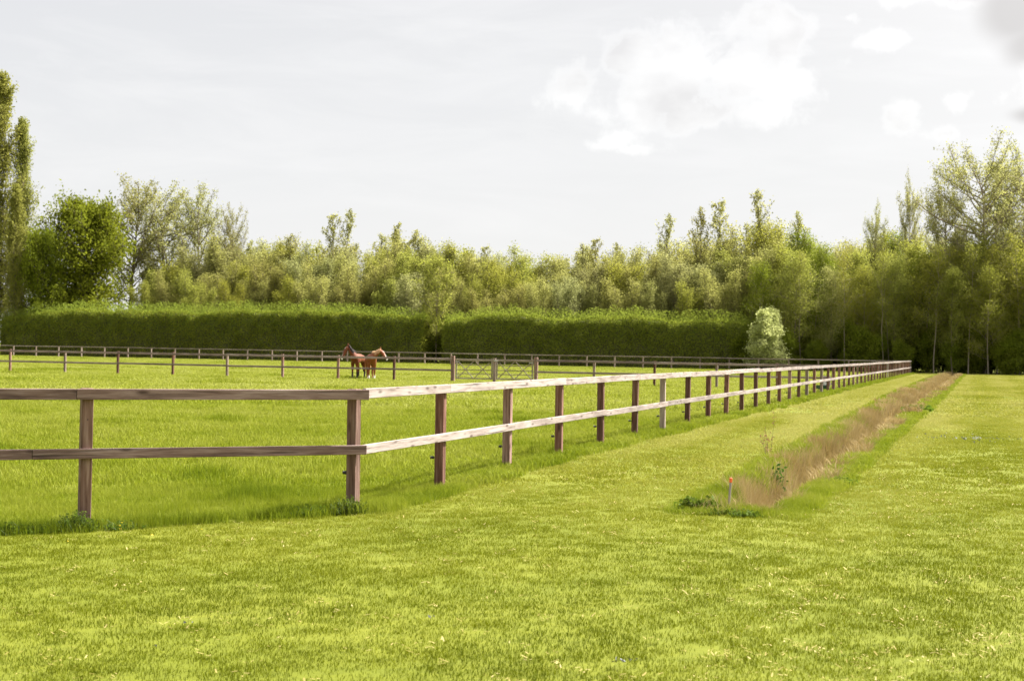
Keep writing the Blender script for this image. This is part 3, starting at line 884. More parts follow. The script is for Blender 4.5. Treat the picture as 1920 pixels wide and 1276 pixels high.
# feathers scattered on the lawn to the right
M_FEA = plain_mat('grey feathers', (0.20, 0.205, 0.215), 0.8, 0.5)
rng = np.random.default_rng(77)
fx = np.concatenate([rng.normal(0, 0.55, 70), rng.normal(0, 1.3, 16)]); fy = np.concatenate([rng.normal(0, 0.5, 70), rng.normal(0, 1.2, 16)])
c0 = (at(1828, 33.5), 33.5)
zz = height(c0[0] + fx, c0[1] + fy) + 0.055
V, Q = leaf_arrays(np.stack([c0[0] + fx, c0[1] + fy, zz], 1), 0.055, rng, ratio=0.4)
tag(add('feather_litter', mesh_np('feather_litter', V, Q, None, (M_FEA,), False)), kind='stuff')
fx = np.array([at(1168, 8.9), at(1180, 8.85), at(1192, 8.9), at(1160, 8.95), at(318, 9.9), at(376, 10.7), at(822, 10.9)]); fy = np.array([8.95, 8.9, 8.95, 8.9, 9.6, 10.4, 10.5])
for i in range(3):
    pass
k = 5
FX = np.repeat(fx, k) + rng.normal(0, 0.015, len(fx) * k); FY = np.repeat(fy, k) + rng.normal(0, 0.02, len(fx) * k)
V, Q = leaf_arrays(np.stack([FX, FY, height(FX, FY) + 0.05], 1), 0.022, rng, ratio=0.5)
tag(add('feather_litter', mesh_np('feather_litter', V, Q, None, (M_FEA,), False)), kind='stuff')
# a few buttercups in the pasture edge and orange specks
M_YEL = plain_mat('yellow petals', (0.75, 0.55, 0.02), 0.5)
fx = np.array([at(229, 15.9), at(233, 16.2), at(232, 15.6), at(270, 12.8), at(300, 15.2), at(66, 13.5)]); fy = np.array([15.9, 16.2, 15.6, 15.4, 15.0, 14.6])
V, Q = leaf_arrays(np.stack([np.repeat(fx, 4) + rng.normal(0, .008, 24), np.repeat(fy, 4) + rng.normal(0, .008, 24), np.repeat(height(fx, fy) + 0.10, 4)], 1), 0.011, rng, ratio=0.9)
tag(add('buttercups', mesh_np('buttercups', V, Q, None, (M_YEL,), False)), kind='stuff')

# ------------------------------------------------------------------ hedges
M_HEDGE = leaf_mat('hedge leaves', (0.165, 0.210, 0.022), (0.275, 0.325, 0.042), 0.60, (0.36, 0.40, 0.08))
M_SHOOT = leaf_mat('young hedge shoots', (0.175, 0.230, 0.026), (0.255, 0.300, 0.045), 0.52)
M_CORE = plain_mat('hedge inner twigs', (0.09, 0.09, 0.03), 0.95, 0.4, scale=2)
M_TWIG = bark_mat('hedge stems', (0.10, 0.08, 0.05), (0.20, 0.17, 0.12))
def hedge(pxa, pxb, heights, label, seed):
    """clipped hedge 6 m behind the back fence; heights: top in metres along its length"""
    rng = np.random.default_rng(seed)
    def pos(px, off=5.5):
        t = (px - 960) / 3000
        # line parallel to the back fence
        q = FAR + np.array([0.282, 0.9594]) * off
        s = (q[0] - t * q[1]) / (t * BD[1] - BD[0])
        return q + BD * s
    A, B_ = pos(pxa), pos(pxb)
    L = float(np.linalg.norm(B_ - A))
    d = (B_ - A) / L
    n = np.array([d[1], -d[0]])          # towards the camera
    e = empty('clipped_hedge', (A[0], A[1], 0), math.atan2(d[1], d[0]), label, 'hedge')
    hx = np.linspace(0, L, len(heights))
    def top(x): return np.interp(x, hx, heights) - 0.15 + 0.8 * (fbm(x, x * 0 + seed, 0.22, 5) - 0.5) + 0.55 * (fbm(x, x * 0, 0.9, 9) - 0.5)
    TH = 2.6
    # front + rounded top cross-section sampled by arc parameter
    def surf(x, t):
        h = top(x)
        bulge = 0.9 * (fbm(x, t * 6, 0.8, 15) - 0.5) + 0.9 * (fbm(x, t * 2, 0.16, 16) - 0.5)
        a = np.clip((t - 0.72) / 0.28, 0, 1)          # shoulder
        z = np.where(t < 0.72, t / 0.72 * (h - 0.9), h - 0.9 + 0.9 * np.sin(a * math.pi / 2))
        yy = -(TH / 2) * np.where(t < 0.72, 0.92 + 0.08 * np.cos(t * 2), 0.93 * (1 - a ** 1.8) )
        return yy - bulge * (1 - a * 0.5), z
    # inner core
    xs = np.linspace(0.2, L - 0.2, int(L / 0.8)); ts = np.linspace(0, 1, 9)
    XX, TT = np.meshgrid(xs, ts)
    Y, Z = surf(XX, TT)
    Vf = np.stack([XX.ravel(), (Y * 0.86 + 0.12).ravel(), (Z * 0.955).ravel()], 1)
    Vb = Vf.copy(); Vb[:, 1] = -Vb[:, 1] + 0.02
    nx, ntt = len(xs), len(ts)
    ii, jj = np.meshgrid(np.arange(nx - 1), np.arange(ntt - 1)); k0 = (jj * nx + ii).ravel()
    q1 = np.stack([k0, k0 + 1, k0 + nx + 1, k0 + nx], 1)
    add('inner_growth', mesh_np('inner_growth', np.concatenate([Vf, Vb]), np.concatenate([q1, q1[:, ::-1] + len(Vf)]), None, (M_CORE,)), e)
    # leaf shell
    nl = int(L * 1500)
    x = rng.random(nl) * L; t = rng.random(nl) ** 0.9
    Y, Z = surf(x, t)
    depth = rng.random(nl) ** 1.5 * 0.45
    clump = fbm(x, Z, 0.8, 30 + seed) ; cl2 = fbm(x, Z, 2.6, 34 + seed)
    keep = cl2 + 0.25 * rng.random(nl) > 0.36
    side = rng.random(nl) < 0.22
    yy = np.where(side, -Y - depth * 0, Y + depth - 0.22 * (cl2 - 0.45))
    C = np.stack([x, yy, Z + rng.normal(0, 0.05, nl)], 1)[keep]
    ti = np.clip(0.15 + 1.1 * (clump - 0.35) + 0.3 * rng.random(nl), 0, 1)[keep]
    # the two ends
    ne = int(TH * 6 * 60)
    for xe in (0.0, L):
        Ce = np.stack([xe + rng.normal(0, 0.15, ne), (rng.random(ne) - 0.5) * TH * 0.9, rng.random(ne) * (float(top(np.array([xe]))[0]) - 0.5)], 1)
        C = np.concatenate([C, Ce]); ti = np.concatenate([ti, rng.random(ne)])
    V, Q = leaf_arrays(C, 0.165, rng)
    add('foliage', mesh_np('foliage', V, Q, None, (M_HEDGE,), False, ti), e)
    # soft young shoots standing on the clipped top and shoulder
    ns = int(L * 1000)
    x = rng.random(ns) * L; t = 0.02 + 0.98 * rng.random(ns) ** 0.42
    Y, Z = surf(x, t)
    lift = rng.random(ns) ** 1.8 * 1.15 * (0.4 + fbm(x, Y, 0.9, 50)) * sstep(0.70, 0.85, t)
    sidey = np.where(rng.random(ns) < 0.35, -Y, Y)
    C = np.stack([x, sidey, Z + lift], 1)
    V, Q = leaf_arrays(C, 0.135, rng, up=0.8, ratio=0.5)
    add('young_shoots', mesh_np('young_shoots', V, Q, None, (M_SHOOT,), False, rng.random(ns)), e)
    return e, pos
_, hpos = hedge(8, 800, [4.7, 5.2, 5.7, 5.75, 5.6, 5.6, 5.8, 5.9, 5.8, 5.5, 5.1], 'long clipped green hedge on the left, behind the horses', 1)
hedge(836, 1412, [4.9, 5.4, 5.6, 5.3, 5.6, 5.5, 5.3, 5.2, 4.9], 'clipped green hedge on the right of the gap, left of the pale flowering bush', 2)

# ------------------------------------------------------------------ trees
M_BARK = bark_mat('grey brown bark', (0.10, 0.08, 0.055), (0.22, 0.18, 0.13))
M_BARK2 = bark_mat('pale bark', (0.19, 0.155, 0.11), (0.34, 0.29, 0.22))
M_BARK3 = bark_mat('dark bark', (0.05, 0.038, 0.026), (0.12, 0.095, 0.065))

def tree_mesh(seed, Ht, env, base=0.15, n_limb=26, elev=(25, 60), twigs=7, leaf_n=9, leaf=0.22, clump=0.45, tr=0.16, stems=1,
              mats=None, curve=0.35, droop=0.0, leafup=0.0, tipgap=0.25, spread=0.0, twl=0.32, limb_r=0.35):
    """a tree of height Ht; env(t) = limb length at relative height t.  Returns (wood mesh, leaf mesh)"""
    rng = np.random.default_rng(seed)
    tubes, C, TI = [], [], []
    for s in range(stems):
        off = np.zeros(3); lean = rng.normal(0, 0.03, 2) * Ht
        if stems > 1:
            a = s * 6.283 / stems + rng.random()
            off = np.array([math.cos(a), math.sin(a), 0]) * 0.35
            lean = np.array([math.cos(a), math.sin(a)]) * Ht * (0.06 + spread * rng.random())
        hs = Ht * (1.0 if s == 0 else rng.uniform(0.78, 0.98))
        k = 9
        tt = np.linspace(0, 1, k)
        wig = np.cumsum(rng.normal(0, 0.012 * Ht, (k, 2)), 0) * 0.5
        ax = np.stack([off[0] + lean[0] * tt ** 1.3 + wig[:, 0], off[1] + lean[1] * tt ** 1.3 + wig[:, 1], tt * hs], 1)
        r0 = tr * (1.0 if stems == 1 else 0.7)
        tubes.append((ax, np.maximum(r0 * (1 - tt) ** 0.8, 0.02), 7))
        nl = n_limb if stems == 1 else int(n_limb / stems * 1.4)
        for i in range(nl):
            t0 = base + (0.98 - base) * ((i + rng.random()) / nl)
            L = env((t0 - base) / (1 - base)) * rng.uniform(0.7, 1.2) * (1 if stems == 1 else 0.75)
            if L < 0.15: continue
            p = np.array([np.interp(t0, tt, ax[:, j]) for j in range(3)])
            a = i * 2.399 + rng.normal(0, 0.5)
            el = R(rng.uniform(*elev))
            d = np.array([math.cos(a) * math.cos(el), math.sin(a) * math.cos(el), math.sin(el)])
            m = 6
            pts = [p]
            for j in range(m - 1):
                d = d + np.array([0, 0, (curve - droop * j / m) / m]) + rng.normal(0, 0.10, 3)
                d /= np.linalg.norm(d)
                pts.append(pts[-1] + d * L / (m - 1))
            pts = np.array(pts)
            rl = max(0.016, r0 * limb_r * (L / (Ht * 0.3)) * (1 - 0.5 * t0))
            tubes.append((pts, rl * np.linspace(1, 0.2, m), 4))
            tone = rng.random()
            for q in range(twigs):
                f = tipgap + (1 - tipgap) * ((q + rng.random()) / twigs)
                b = np.array([np.interp(f * (m - 1), np.arange(m), pts[:, j]) for j in range(3)])
                td = d * 0.5 + rng.normal(0, 0.6, 3) + np.array([0, 0, 0.25 + leafup * 0.6]); td /= np.linalg.norm(td)
                tl = max(0.25, L * twl * rng.uniform(0.5, 1.2))
                e = b + td * tl
                tubes.append((np.array([b, (b + e) / 2 + rng.normal(0, 0.03, 3), e]), np.array([0.018, 0.013, 0.006]) * (1 + rl * 5), 3))
                g = rng.random((leaf_n, 1))
                cc = b + (e - b) * (0.2 + 0.9 * g) + rng.normal(0, clump * 0.42, (leaf_n, 3))
                C.append(cc); TI.append(np.clip(0.28 * tone + 0.30 * rng.random() + 0.42 * rng.random(leaf_n), 0, 1))
    C = np.concatenate(C); TI = np.concatenate(TI)
    V, Q = leaf_arrays(C, leaf, rng, up=leafup)
    return tubes_me('trunk', tubes, mats[0]), mesh_np('crown', V, Q, None, (mats[1],), False, TI), float(np.percentile(C[:, 2], 99.5))

def place(name, meshes, x, y, scale, rz, label, cat='tree', group=None, sz=None):
    e = empty(name, (x, y, 0), rz, label, cat, group)
    e.scale = (scale, scale, sz or scale)
    add('trunk', meshes[0], e)
    add('crown', meshes[1], e)
    return e

ML_OLIVE = leaf_mat('olive spring leaves', (0.205, 0.225, 0.050), (0.295, 0.305, 0.080), 0.58, (0.375, 0.365, 0.13))
ML_SAGE = leaf_mat('sage leaves', (0.235, 0.255, 0.085), (0.345, 0.350, 0.14), 0.58)
ML_YEL = leaf_mat('yellow green leaves', (0.175, 0.205, 0.028), (0.262, 0.285, 0.044), 0.58, (0.34, 0.345, 0.085))
ML_GREEN = leaf_mat('fresh green leaves', (0.080, 0.125, 0.010), (0.165, 0.215, 0.018), 0.48, (0.26, 0.29, 0.035))
ML_PALE = leaf_mat('pale young poplar leaves', (0.235, 0.245, 0.078), (0.34, 0.34, 0.12), 0.58)
ML_DARK = leaf_mat('dark understorey leaves', (0.15, 0.20, 0.022), (0.26, 0.31, 0.038), 0.62)
ML_DEEP = leaf_mat('deep green leaves', (0.080, 0.120, 0.010), (0.165, 0.205, 0.016), 0.50, (0.25, 0.275, 0.028))
ML_WHITE = leaf_mat('white green blossom leaves', (0.34, 0.40, 0.13), (0.58, 0.62, 0.27), 0.5)
ML_LOMB = leaf_mat('poplar leaves', (0.15, 0.165, 0.032), (0.23, 0.24, 0.05), 0.55, (0.30, 0.30, 0.08))

tall_env = lambda w: (lambda t: w * min(1.0, (1.03 - t) * 1.7) ** 0.75 * min(1.0, 0.55 + 2 * t))
round_env = lambda w: (lambda t: w * math.sqrt(max(0.02, 1 - (2 * t - 0.95) ** 2 * 0.92)))
cone_env = lambda w: (lambda t: w * (1.05 - t) ** 0.8 * min(1, 0.5 + 2.2 * t))
vase_env = lambda w: (lambda t: w * math.sin(min(1.0, 0.25 + 0.9 * t) * math.pi * 0.88) ** 0.7)

belt = []
plume = lambda w: (lambda t: w * (1.04 - t) ** 0.55 * min(1.0, 0.5 + 2.0 * t))
for k in range(8):
    mt = (ML_OLIVE, ML_SAGE, ML_OLIVE, ML_YEL, ML_OLIVE, ML_SAGE, ML_YEL, ML_OLIVE)[k]
    belt.append(tree_mesh(200 + k, 12.0, plume(2.7 + 0.35 * (k % 3)), base=0.05, n_limb=(110, 90, 120)[k % 3], elev=(45, 76), twigs=7, leaf_n=22, leaf=0.150,
                          clump=0.80, tr=0.10, stems=(6, 5, 7, 4)[k % 4], mats=(M_BARK, mt), leafup=0.7, curve=0.4, twl=0.45, spread=0.13))
spiky = [tree_mesh(230 + k, 14.0, (lambda t: 5.0 * (1.06 - t) ** 0.9), base=0.22, n_limb=30, elev=(48, 74), twigs=10, leaf_n=7, leaf=0.18, clump=0.30, tr=0.09,
                   mats=(M_BARK, (ML_OLIVE, ML_SAGE)[k % 2]), curve=0.15, leafup=0.8, twl=0.16, tipgap=0.15) for k in range(3)]
woods = [tree_mesh(240 + k, 15.0, vase_env(3.4), base=0.10 + 0.05 * (k % 3), n_limb=38, elev=(10, 50), twigs=10, leaf_n=36, leaf=0.17, clump=1.0, tr=0.11,
                   mats=((M_BARK, M_BARK2, M_BARK)[k % 3], (ML_YEL, ML_GREEN, ML_YEL, ML_OLIVE, ML_YEL)[k]), curve=0.25, leafup=0.1, twl=0.4) for k in range(5)]
under = [tree_mesh(260 + k, 4.6, round_env(1.9), base=0.04, n_limb=26, elev=(10, 60), twigs=7, leaf_n=34, leaf=0.17, clump=0.6, tr=0.05, stems=2,
                   mats=(M_BARK3, (ML_DARK, ML_DARK, ML_GREEN)[k]), leafup=0.2) for k in range(3)]
bare = [tree_mesh(270 + k, 16.0, vase_env(2.4), base=0.42, n_limb=22, elev=(20, 60), twigs=8, leaf_n=16, leaf=0.17, clump=0.8, tr=0.09,
                  mats=(M_BARK2, ML_YEL), curve=0.3) for k in range(2)]

# skyline of the belt: (px, y of the top in the photograph)
SKYX = [280, 330, 400, 460, 520, 560, 600, 680, 735, 800, 850, 900, 940, 1000, 1060, 1110, 1160, 1210, 1260, 1330, 1400, 1460, 1520, 1560, 1620, 1680, 1740, 1800, 1860, 1920, 1990, 2100]
SKYY = [505, 470, 455, 448, 455, 448, 448, 452, 438, 455, 465, 476, 474, 470, 474, 460, 462, 470, 452, 440, 430, 425, 440, 450, 432, 425, 440, 440, 430, 430, 430, 430]
def top_h(px, z, k=1.0):
    return (hor(px) - np.interp(px, SKYX, SKYY)) * z / 3000 * k + EYE
rt = random.Random(31)
G_BELT = 'trees crowded in the belt behind the clipped hedge'
L_BELT = 'one of many olive green trees crowded behind the clipped hedge'
for row, (dz, kk, stp) in enumerate(((5.0, 0.70, 54), (9.5, 0.84, 42), (15.5, 0.97, 40), (21.0, 0.93, 44), (27.0, 0.92, 50))):
    px = 262 + row * 13
    while px < 1430:
        q = hpos(px, 5.5 + dz + rt.uniform(-1.5, 1.5))
        if not (px < 330 and row < 1):
            h = top_h(px, q[1], kk * rt.uniform(0.84, 1.07))
            m = rt.choice(belt) if row < 2 or rt.random() < 0.78 else rt.choice(spiky)
            h *= 1.05 if m in spiky else 1.0
            s = h / m[2]
            tint = 'slim open' if m in spiky else {'olive spring leaves': 'olive green', 'sage leaves': 'grey green', 'yellow green leaves': 'yellow green'}[m[1].materials[0].name]
            where = 'low front row just behind the clipped hedge' if row == 0 else 'middle row behind the clipped hedge' if row == 1 else 'tall back rows behind the clipped hedge'
            place('belt_tree', m, q[0], q[1], s * rt.uniform(0.95, 1.2), rt.uniform(0, 6.28), 'one of the %s trees of the %s' % (tint, where),
                  group='%s trees, %s' % (tint, where), sz=s)
        px += stp * rt.uniform(0.7, 1.3)
# thin upright tops that stand above the belt
for i, (px, y, dz, lab) in enumerate([
        (618, 402, 12, 'slim spire shaped tree rising above the belt, left one of the close pair'),
        (637, 393, 13, 'tallest slim spire shaped tree above the belt, right one of the close pair'),
        (738, 418, 14, 'slim spire shaped tree above the belt over the right end of the long hedge'),
        (905, 462, 14, 'low slim tree top above the middle dip of the tree belt'),
        (1235, 403, 13, 'sparse slim tree above the belt, leftmost of three airy tops right of centre'),
        (1305, 392, 13, 'sparse slim tree above the belt, left one of the close airy pair right of centre'),
        (1345, 378, 14, 'sparse slim tree above the belt, right one of the close airy pair right of centre'),
        (1435, 358, 12, 'tall sparse slim tree standing above the belt behind the pale flowering bush'),
        (1490, 400, 10, 'sparse slim tree just right of the tall thin one above the belt'),
        (1112, 448, 13, 'slim tree whose tip stands just above the middle of the belt'),
        (545, 440, 13, 'slim tree whose tip stands just above the belt left of the close pair')]):
    q = hpos(px, 5.5 + dz)
    h = (hor(px) - y) * q[1] / 3000 + EYE
    s = h / spiky[i % 3][2]
    place('slim_tree', spiky[i % 3], q[0], q[1], s * 0.95, rt.uniform(0, 6.28), lab, sz=s)

# wood on the right
WT = {'olive spring leaves': 'olive green', 'sage leaves': 'grey green', 'yellow green leaves': 'yellow green', 'fresh green leaves': 'fresh green'}
G_W = 'trees crowded in the wood edge on the right'
for row, (dz, kk, stp) in enumerate(((7.0, 0.80, 60), (11.0, 0.92, 50), (16.0, 1.0, 46), (22.0, 0.98, 50), (30.0, 0.95, 70))):
    px = 1425 + row * 9
    while px < 2150:
        q = hpos(px, dz + rt.uniform(-1.4, 1.4) - max(0, (px - 1700)) * 0.002)
        h = top_h(px, q[1], kk * rt.uniform(0.86, 1.05))
        m = rt.choice(woods if row < 4 else belt)
        s = h / m[2]
        place('wood_tree', m, q[0], q[1], s * rt.uniform(0.95, 1.2), rt.uniform(0, 6.28),
              'one of the %s trees crowded in the %s of the wood on the right' % (WT[m[1].materials[0].name], 'front' if row < 2 else 'back'),
              group='%s trees in the %s of the wood' % (WT[m[1].materials[0].name], 'front' if row < 2 else 'back'), sz=s)
        px += stp * rt.uniform(0.7, 1.3)
for i, px in enumerate([1500, 1588, 1655, 1668, 1752, 1818, 1848, 1872, 1912, 1935, 1990]):
    q = hpos(px, 6.2 + rt.uniform(-1, 1.5))
    h = top_h(px, q[1], rt.uniform(0.8, 0.98))
    place('bare_stemmed_tree', bare[i % 2], q[0], q[1], h / bare[i % 2][2], rt.uniform(0, 6.28), 'one of the bare stemmed trees along the front of the wood, foliage only high up',
          group='bare stemmed trees at the wood edge')
px = 1405
i = 0
while px < 2150:
    for dz in (6.2, 10.5, 15.0, 26.0):
        q = hpos(px + rt.uniform(-10, 10), dz + rt.uniform(-1.5, 1.5))
        place('undergrowth_shrub', under[2 if dz < 8 else rt.randrange(3) if dz < 11 else 0], q[0], q[1], rt.uniform(0.55, 1.15) if dz < 20 else rt.uniform(1.0, 1.5), rt.uniform(0, 6.28),
              'one of the dark green shrubs crowded under the trees of the wood', 'shrub', 'shrubs under the wood on the right')
    px += 34 * rt.uniform(0.7, 1.3)
    i += 1
# shrubs closing the gap in the hedge and the tree that stands in it
for px, s in ((790, 0.85), (808, 1.05), (826, 1.0), (846, 1.0)):
    q = hpos(px, 7.2)
    place('undergrowth_shrub', under[2], q[0], q[1], s, rt.uniform(0, 6), 'one of the loose green shrubs filling the gap between the two hedges', 'shrub', 'shrubs in the gap between the hedges')
q = hpos(818, 6.0)
gap_tree = tree_mesh(300, 11.0, round_env(3.0), base=0.16, n_limb=40, elev=(25, 60), twigs=9, leaf_n=18, leaf=0.18, clump=0.45, tr=0.09, mats=(M_BARK, ML_YEL), leafup=0.3)
place('young_tree', gap_tree, q[0], q[1], (hor(818) - 478) * q[1] / 3000 / gap_tree[2] + 0.12, 0.4, 'young pale yellow green tree standing in the gap between the two hedges')
# pale flowering bush
q = hpos(1436, 1.6)
bush = tree_mesh(310, 6.0, (lambda t: 2.7 * (1.04 - t) ** 0.6), base=0.02, n_limb=64, elev=(5, 60), twigs=9, leaf_n=22, leaf=0.19, clump=0.50, tr=0.08, stems=2, mats=(M_BARK, ML_WHITE), leafup=0.5, spread=0.12)
place('flowering_bush', bush, q[0], q[1], 1.12, 0.3, 'pale whitish green flowering bush at the right end of the hedge', 'bush', sz=0.98)

# tall open poplar on the far right, with companions
big = tree_mesh(320, 24.0, lambda t: 8.6 * math.sin(min(1.0, 0.16 + 0.84 * t) * math.pi * 0.80) ** 0.8, base=0.36, n_limb=60, elev=(8, 50), twigs=20, leaf_n=16, leaf=0.24, clump=0.65,
                tr=0.42, mats=(M_BARK2, ML_PALE), curve=0.55, leafup=0.3, tipgap=0.3, twl=0.20, limb_r=0.42)
big2 = tree_mesh(325, 22.0, lambda t: 7.0 * math.sin(min(1.0, 0.16 + 0.84 * t) * math.pi * 0.82) ** 0.8, base=0.34, n_limb=52, elev=(10, 52), twigs=18, leaf_n=16, leaf=0.24, clump=0.65,
                 tr=0.36, mats=(M_BARK2, ML_PALE), curve=0.5, leafup=0.3, tipgap=0.3, twl=0.20, limb_r=0.42)
def tall(name, m, px, y, off, rz, lab, w=1.0):
    q = hpos(px, off)
    h = (hor(px) - y) * q[1] / 3000 + EYE
    s = h / m[2]
    return place(name, m, q[0], q[1], s * w, rz, lab, sz=s)
tall('tall_poplar', big, 1858, 262, 12, 2.0, 'tallest open crowned poplar over the wood on the right, with bare upright limbs showing')
tall('tall_poplar', big2, 1768, 335, 14, 0.7, 'smaller open poplar leaning beside the left side of the tallest one on the right', 0.55)
tall('tall_poplar', big2, 1925, 270, 17, 4.0, 'open crowned poplar cut by the right edge of the picture', 0.9)
tall('tall_poplar', big2, 1700, 335, 18, 1.9, 'slim open tree with a dark top left of the tall poplars on the right', 0.32)
tall('tall_poplar', big2, 1640, 385, 16, 5.1, 'thin open tree standing above the wood, right of the belt', 0.35)

# group on the left
leftbig = tree_mesh(330, 18.0, lambda t: 5.6 * math.sin(min(1.0, 0.22 + 0.78 * t) * math.pi * 0.80) ** 0.7, base=0.30, n_limb=48, elev=(8, 55), twigs=17, leaf_n=14, leaf=0.22, clump=0.60,
                    tr=0.32, mats=(M_BARK, ML_PALE), curve=0.5, leafup=0.3, tipgap=0.3, twl=0.22, limb_r=0.4)
tall('spreading_poplar', leftbig, 238, 335, 22, 0.3, 'tall pale open tree behind the hedge, beside the round bright green tree')
tall('spreading_poplar', leftbig, 318, 350, 26, 2.6, 'broad pale open tree with a gap showing its bare limbs, on the left', 1.05)
tall('spreading_poplar', leftbig, 368, 352, 30, 4.4, 'pale open tree on the right side of the tall group on the left', 0.85)
tall('spreading_poplar', leftbig, 425, 388, 24, 5.5, 'small pale open tree sloping down to the belt, right end of the left group', 0.55)
dense = tree_mesh(340, 13.0, round_env(5.0), base=0.07, n_limb=90, elev=(5, 62), twigs=13, leaf_n=30, leaf=0.27, clump=0.95, tr=0.35, mats=(M_BARK3, ML_DEEP), curve=0.3, twl=0.34, tipgap=0.4)
tall('round_tree', dense, 158, 372, 13, 0.2, 'large round dense bright green tree behind the left end of the hedge', 0.92)
tall('round_tree', dense, 76, 432, 8, 3.0, 'lower bright yellow green tree between the poplars and the large round tree', 0.62)
lomb = [tree_mesh(350 + k, 26.0, lambda t: 6.5 * (1.02 - t) ** 0.6 * min(1.0, 0.6 + 1.5 * t), base=0.05, n_limb=120, elev=(64, 82), twigs=11, leaf_n=20, leaf=0.21, clump=0.5, tr=0.35,
                  mats=(M_BARK, ML_LOMB), curve=0.2, leafup=0.9, twl=0.30, limb_r=0.15) for k in range(2)]
tall('columnar_poplar', lomb[0], -10, 138, 10, 0.0, 'tallest narrow columnar poplar at the left edge of the picture', 1.0)
tall('columnar_poplar', lomb[1], 40, 226, 13, 1.2, 'shorter narrow poplar just right of the tallest one at the left edge', 0.82)
tall('columnar_poplar', lomb[1], 22, 350, 6, 3.4, 'lowest bushy poplar at the foot of the columnar pair on the left', 1.0)
tall('columnar_poplar', lomb[0], -60, 180, 12, 3.0, 'narrow columnar poplar left of the picture edge', 0.9)

# ------------------------------------------------------------------ horses
def coat(name, a, b):
    m, T = new_mat(name)
    tc_ = T.n('ShaderNodeTexCoord')
    n_ = T.noise(tc_.outputs['Object'], 3.0, 3.0, 0.5)
    c = T.mixc(n_, a, b)
    finish(T, T.n('ShaderNodeBsdfPrincipled', {'Base Color': c, 'Roughness': 0.55, 'Specular IOR Level': 0.25}).outputs[0])
    return m
M_BAY = coat('bay coat', (0.10, 0.027, 0.010), (0.19, 0.055, 0.018))
M_CHEST = coat('chestnut coat', (0.15, 0.042, 0.013), (0.26, 0.080, 0.026))
M_HAIR = plain_mat('black hair', (0.022, 0.014, 0.012), 0.9)
M_FLAX = plain_mat('flaxen mane', (0.42, 0.24, 0.11), 0.6)
M_WHITEH = plain_mat('white markings', (0.72, 0.68, 0.62), 0.6, 0.05)
M_HOOF = plain_mat('dark hoof', (0.03, 0.024, 0.02), 0.5)

def skin_obj(name, verts, edges, radii, mat, parent, root=0, sub=2):
    me = bpy.data.meshes.new(name)
    me.from_pydata([tuple(v) for v in verts], edges, [])
    o = add(name, me, parent)
    md = o.modifiers.new('skin', 'SKIN')
    md.use_smooth_shade = True
    sv = me.skin_vertices[0].data if me.skin_vertices else None
    if sv is None:
        bm = bmesh.new(); bm.from_mesh(me); bm.verts.layers.skin.verify(); bm.to_mesh(me); bm.free()
        sv = me.skin_vertices[0].data
    for i, r in enumerate(radii):
        sv[i].radius = r if isinstance(r, tuple) else (r, r)
        sv[i].use_root = (i == root)
    ss = o.modifiers.new('subdivision', 'SUBSURF'); ss.levels = sub; ss.render_levels = sub
    me.materials.append(mat)
    return o

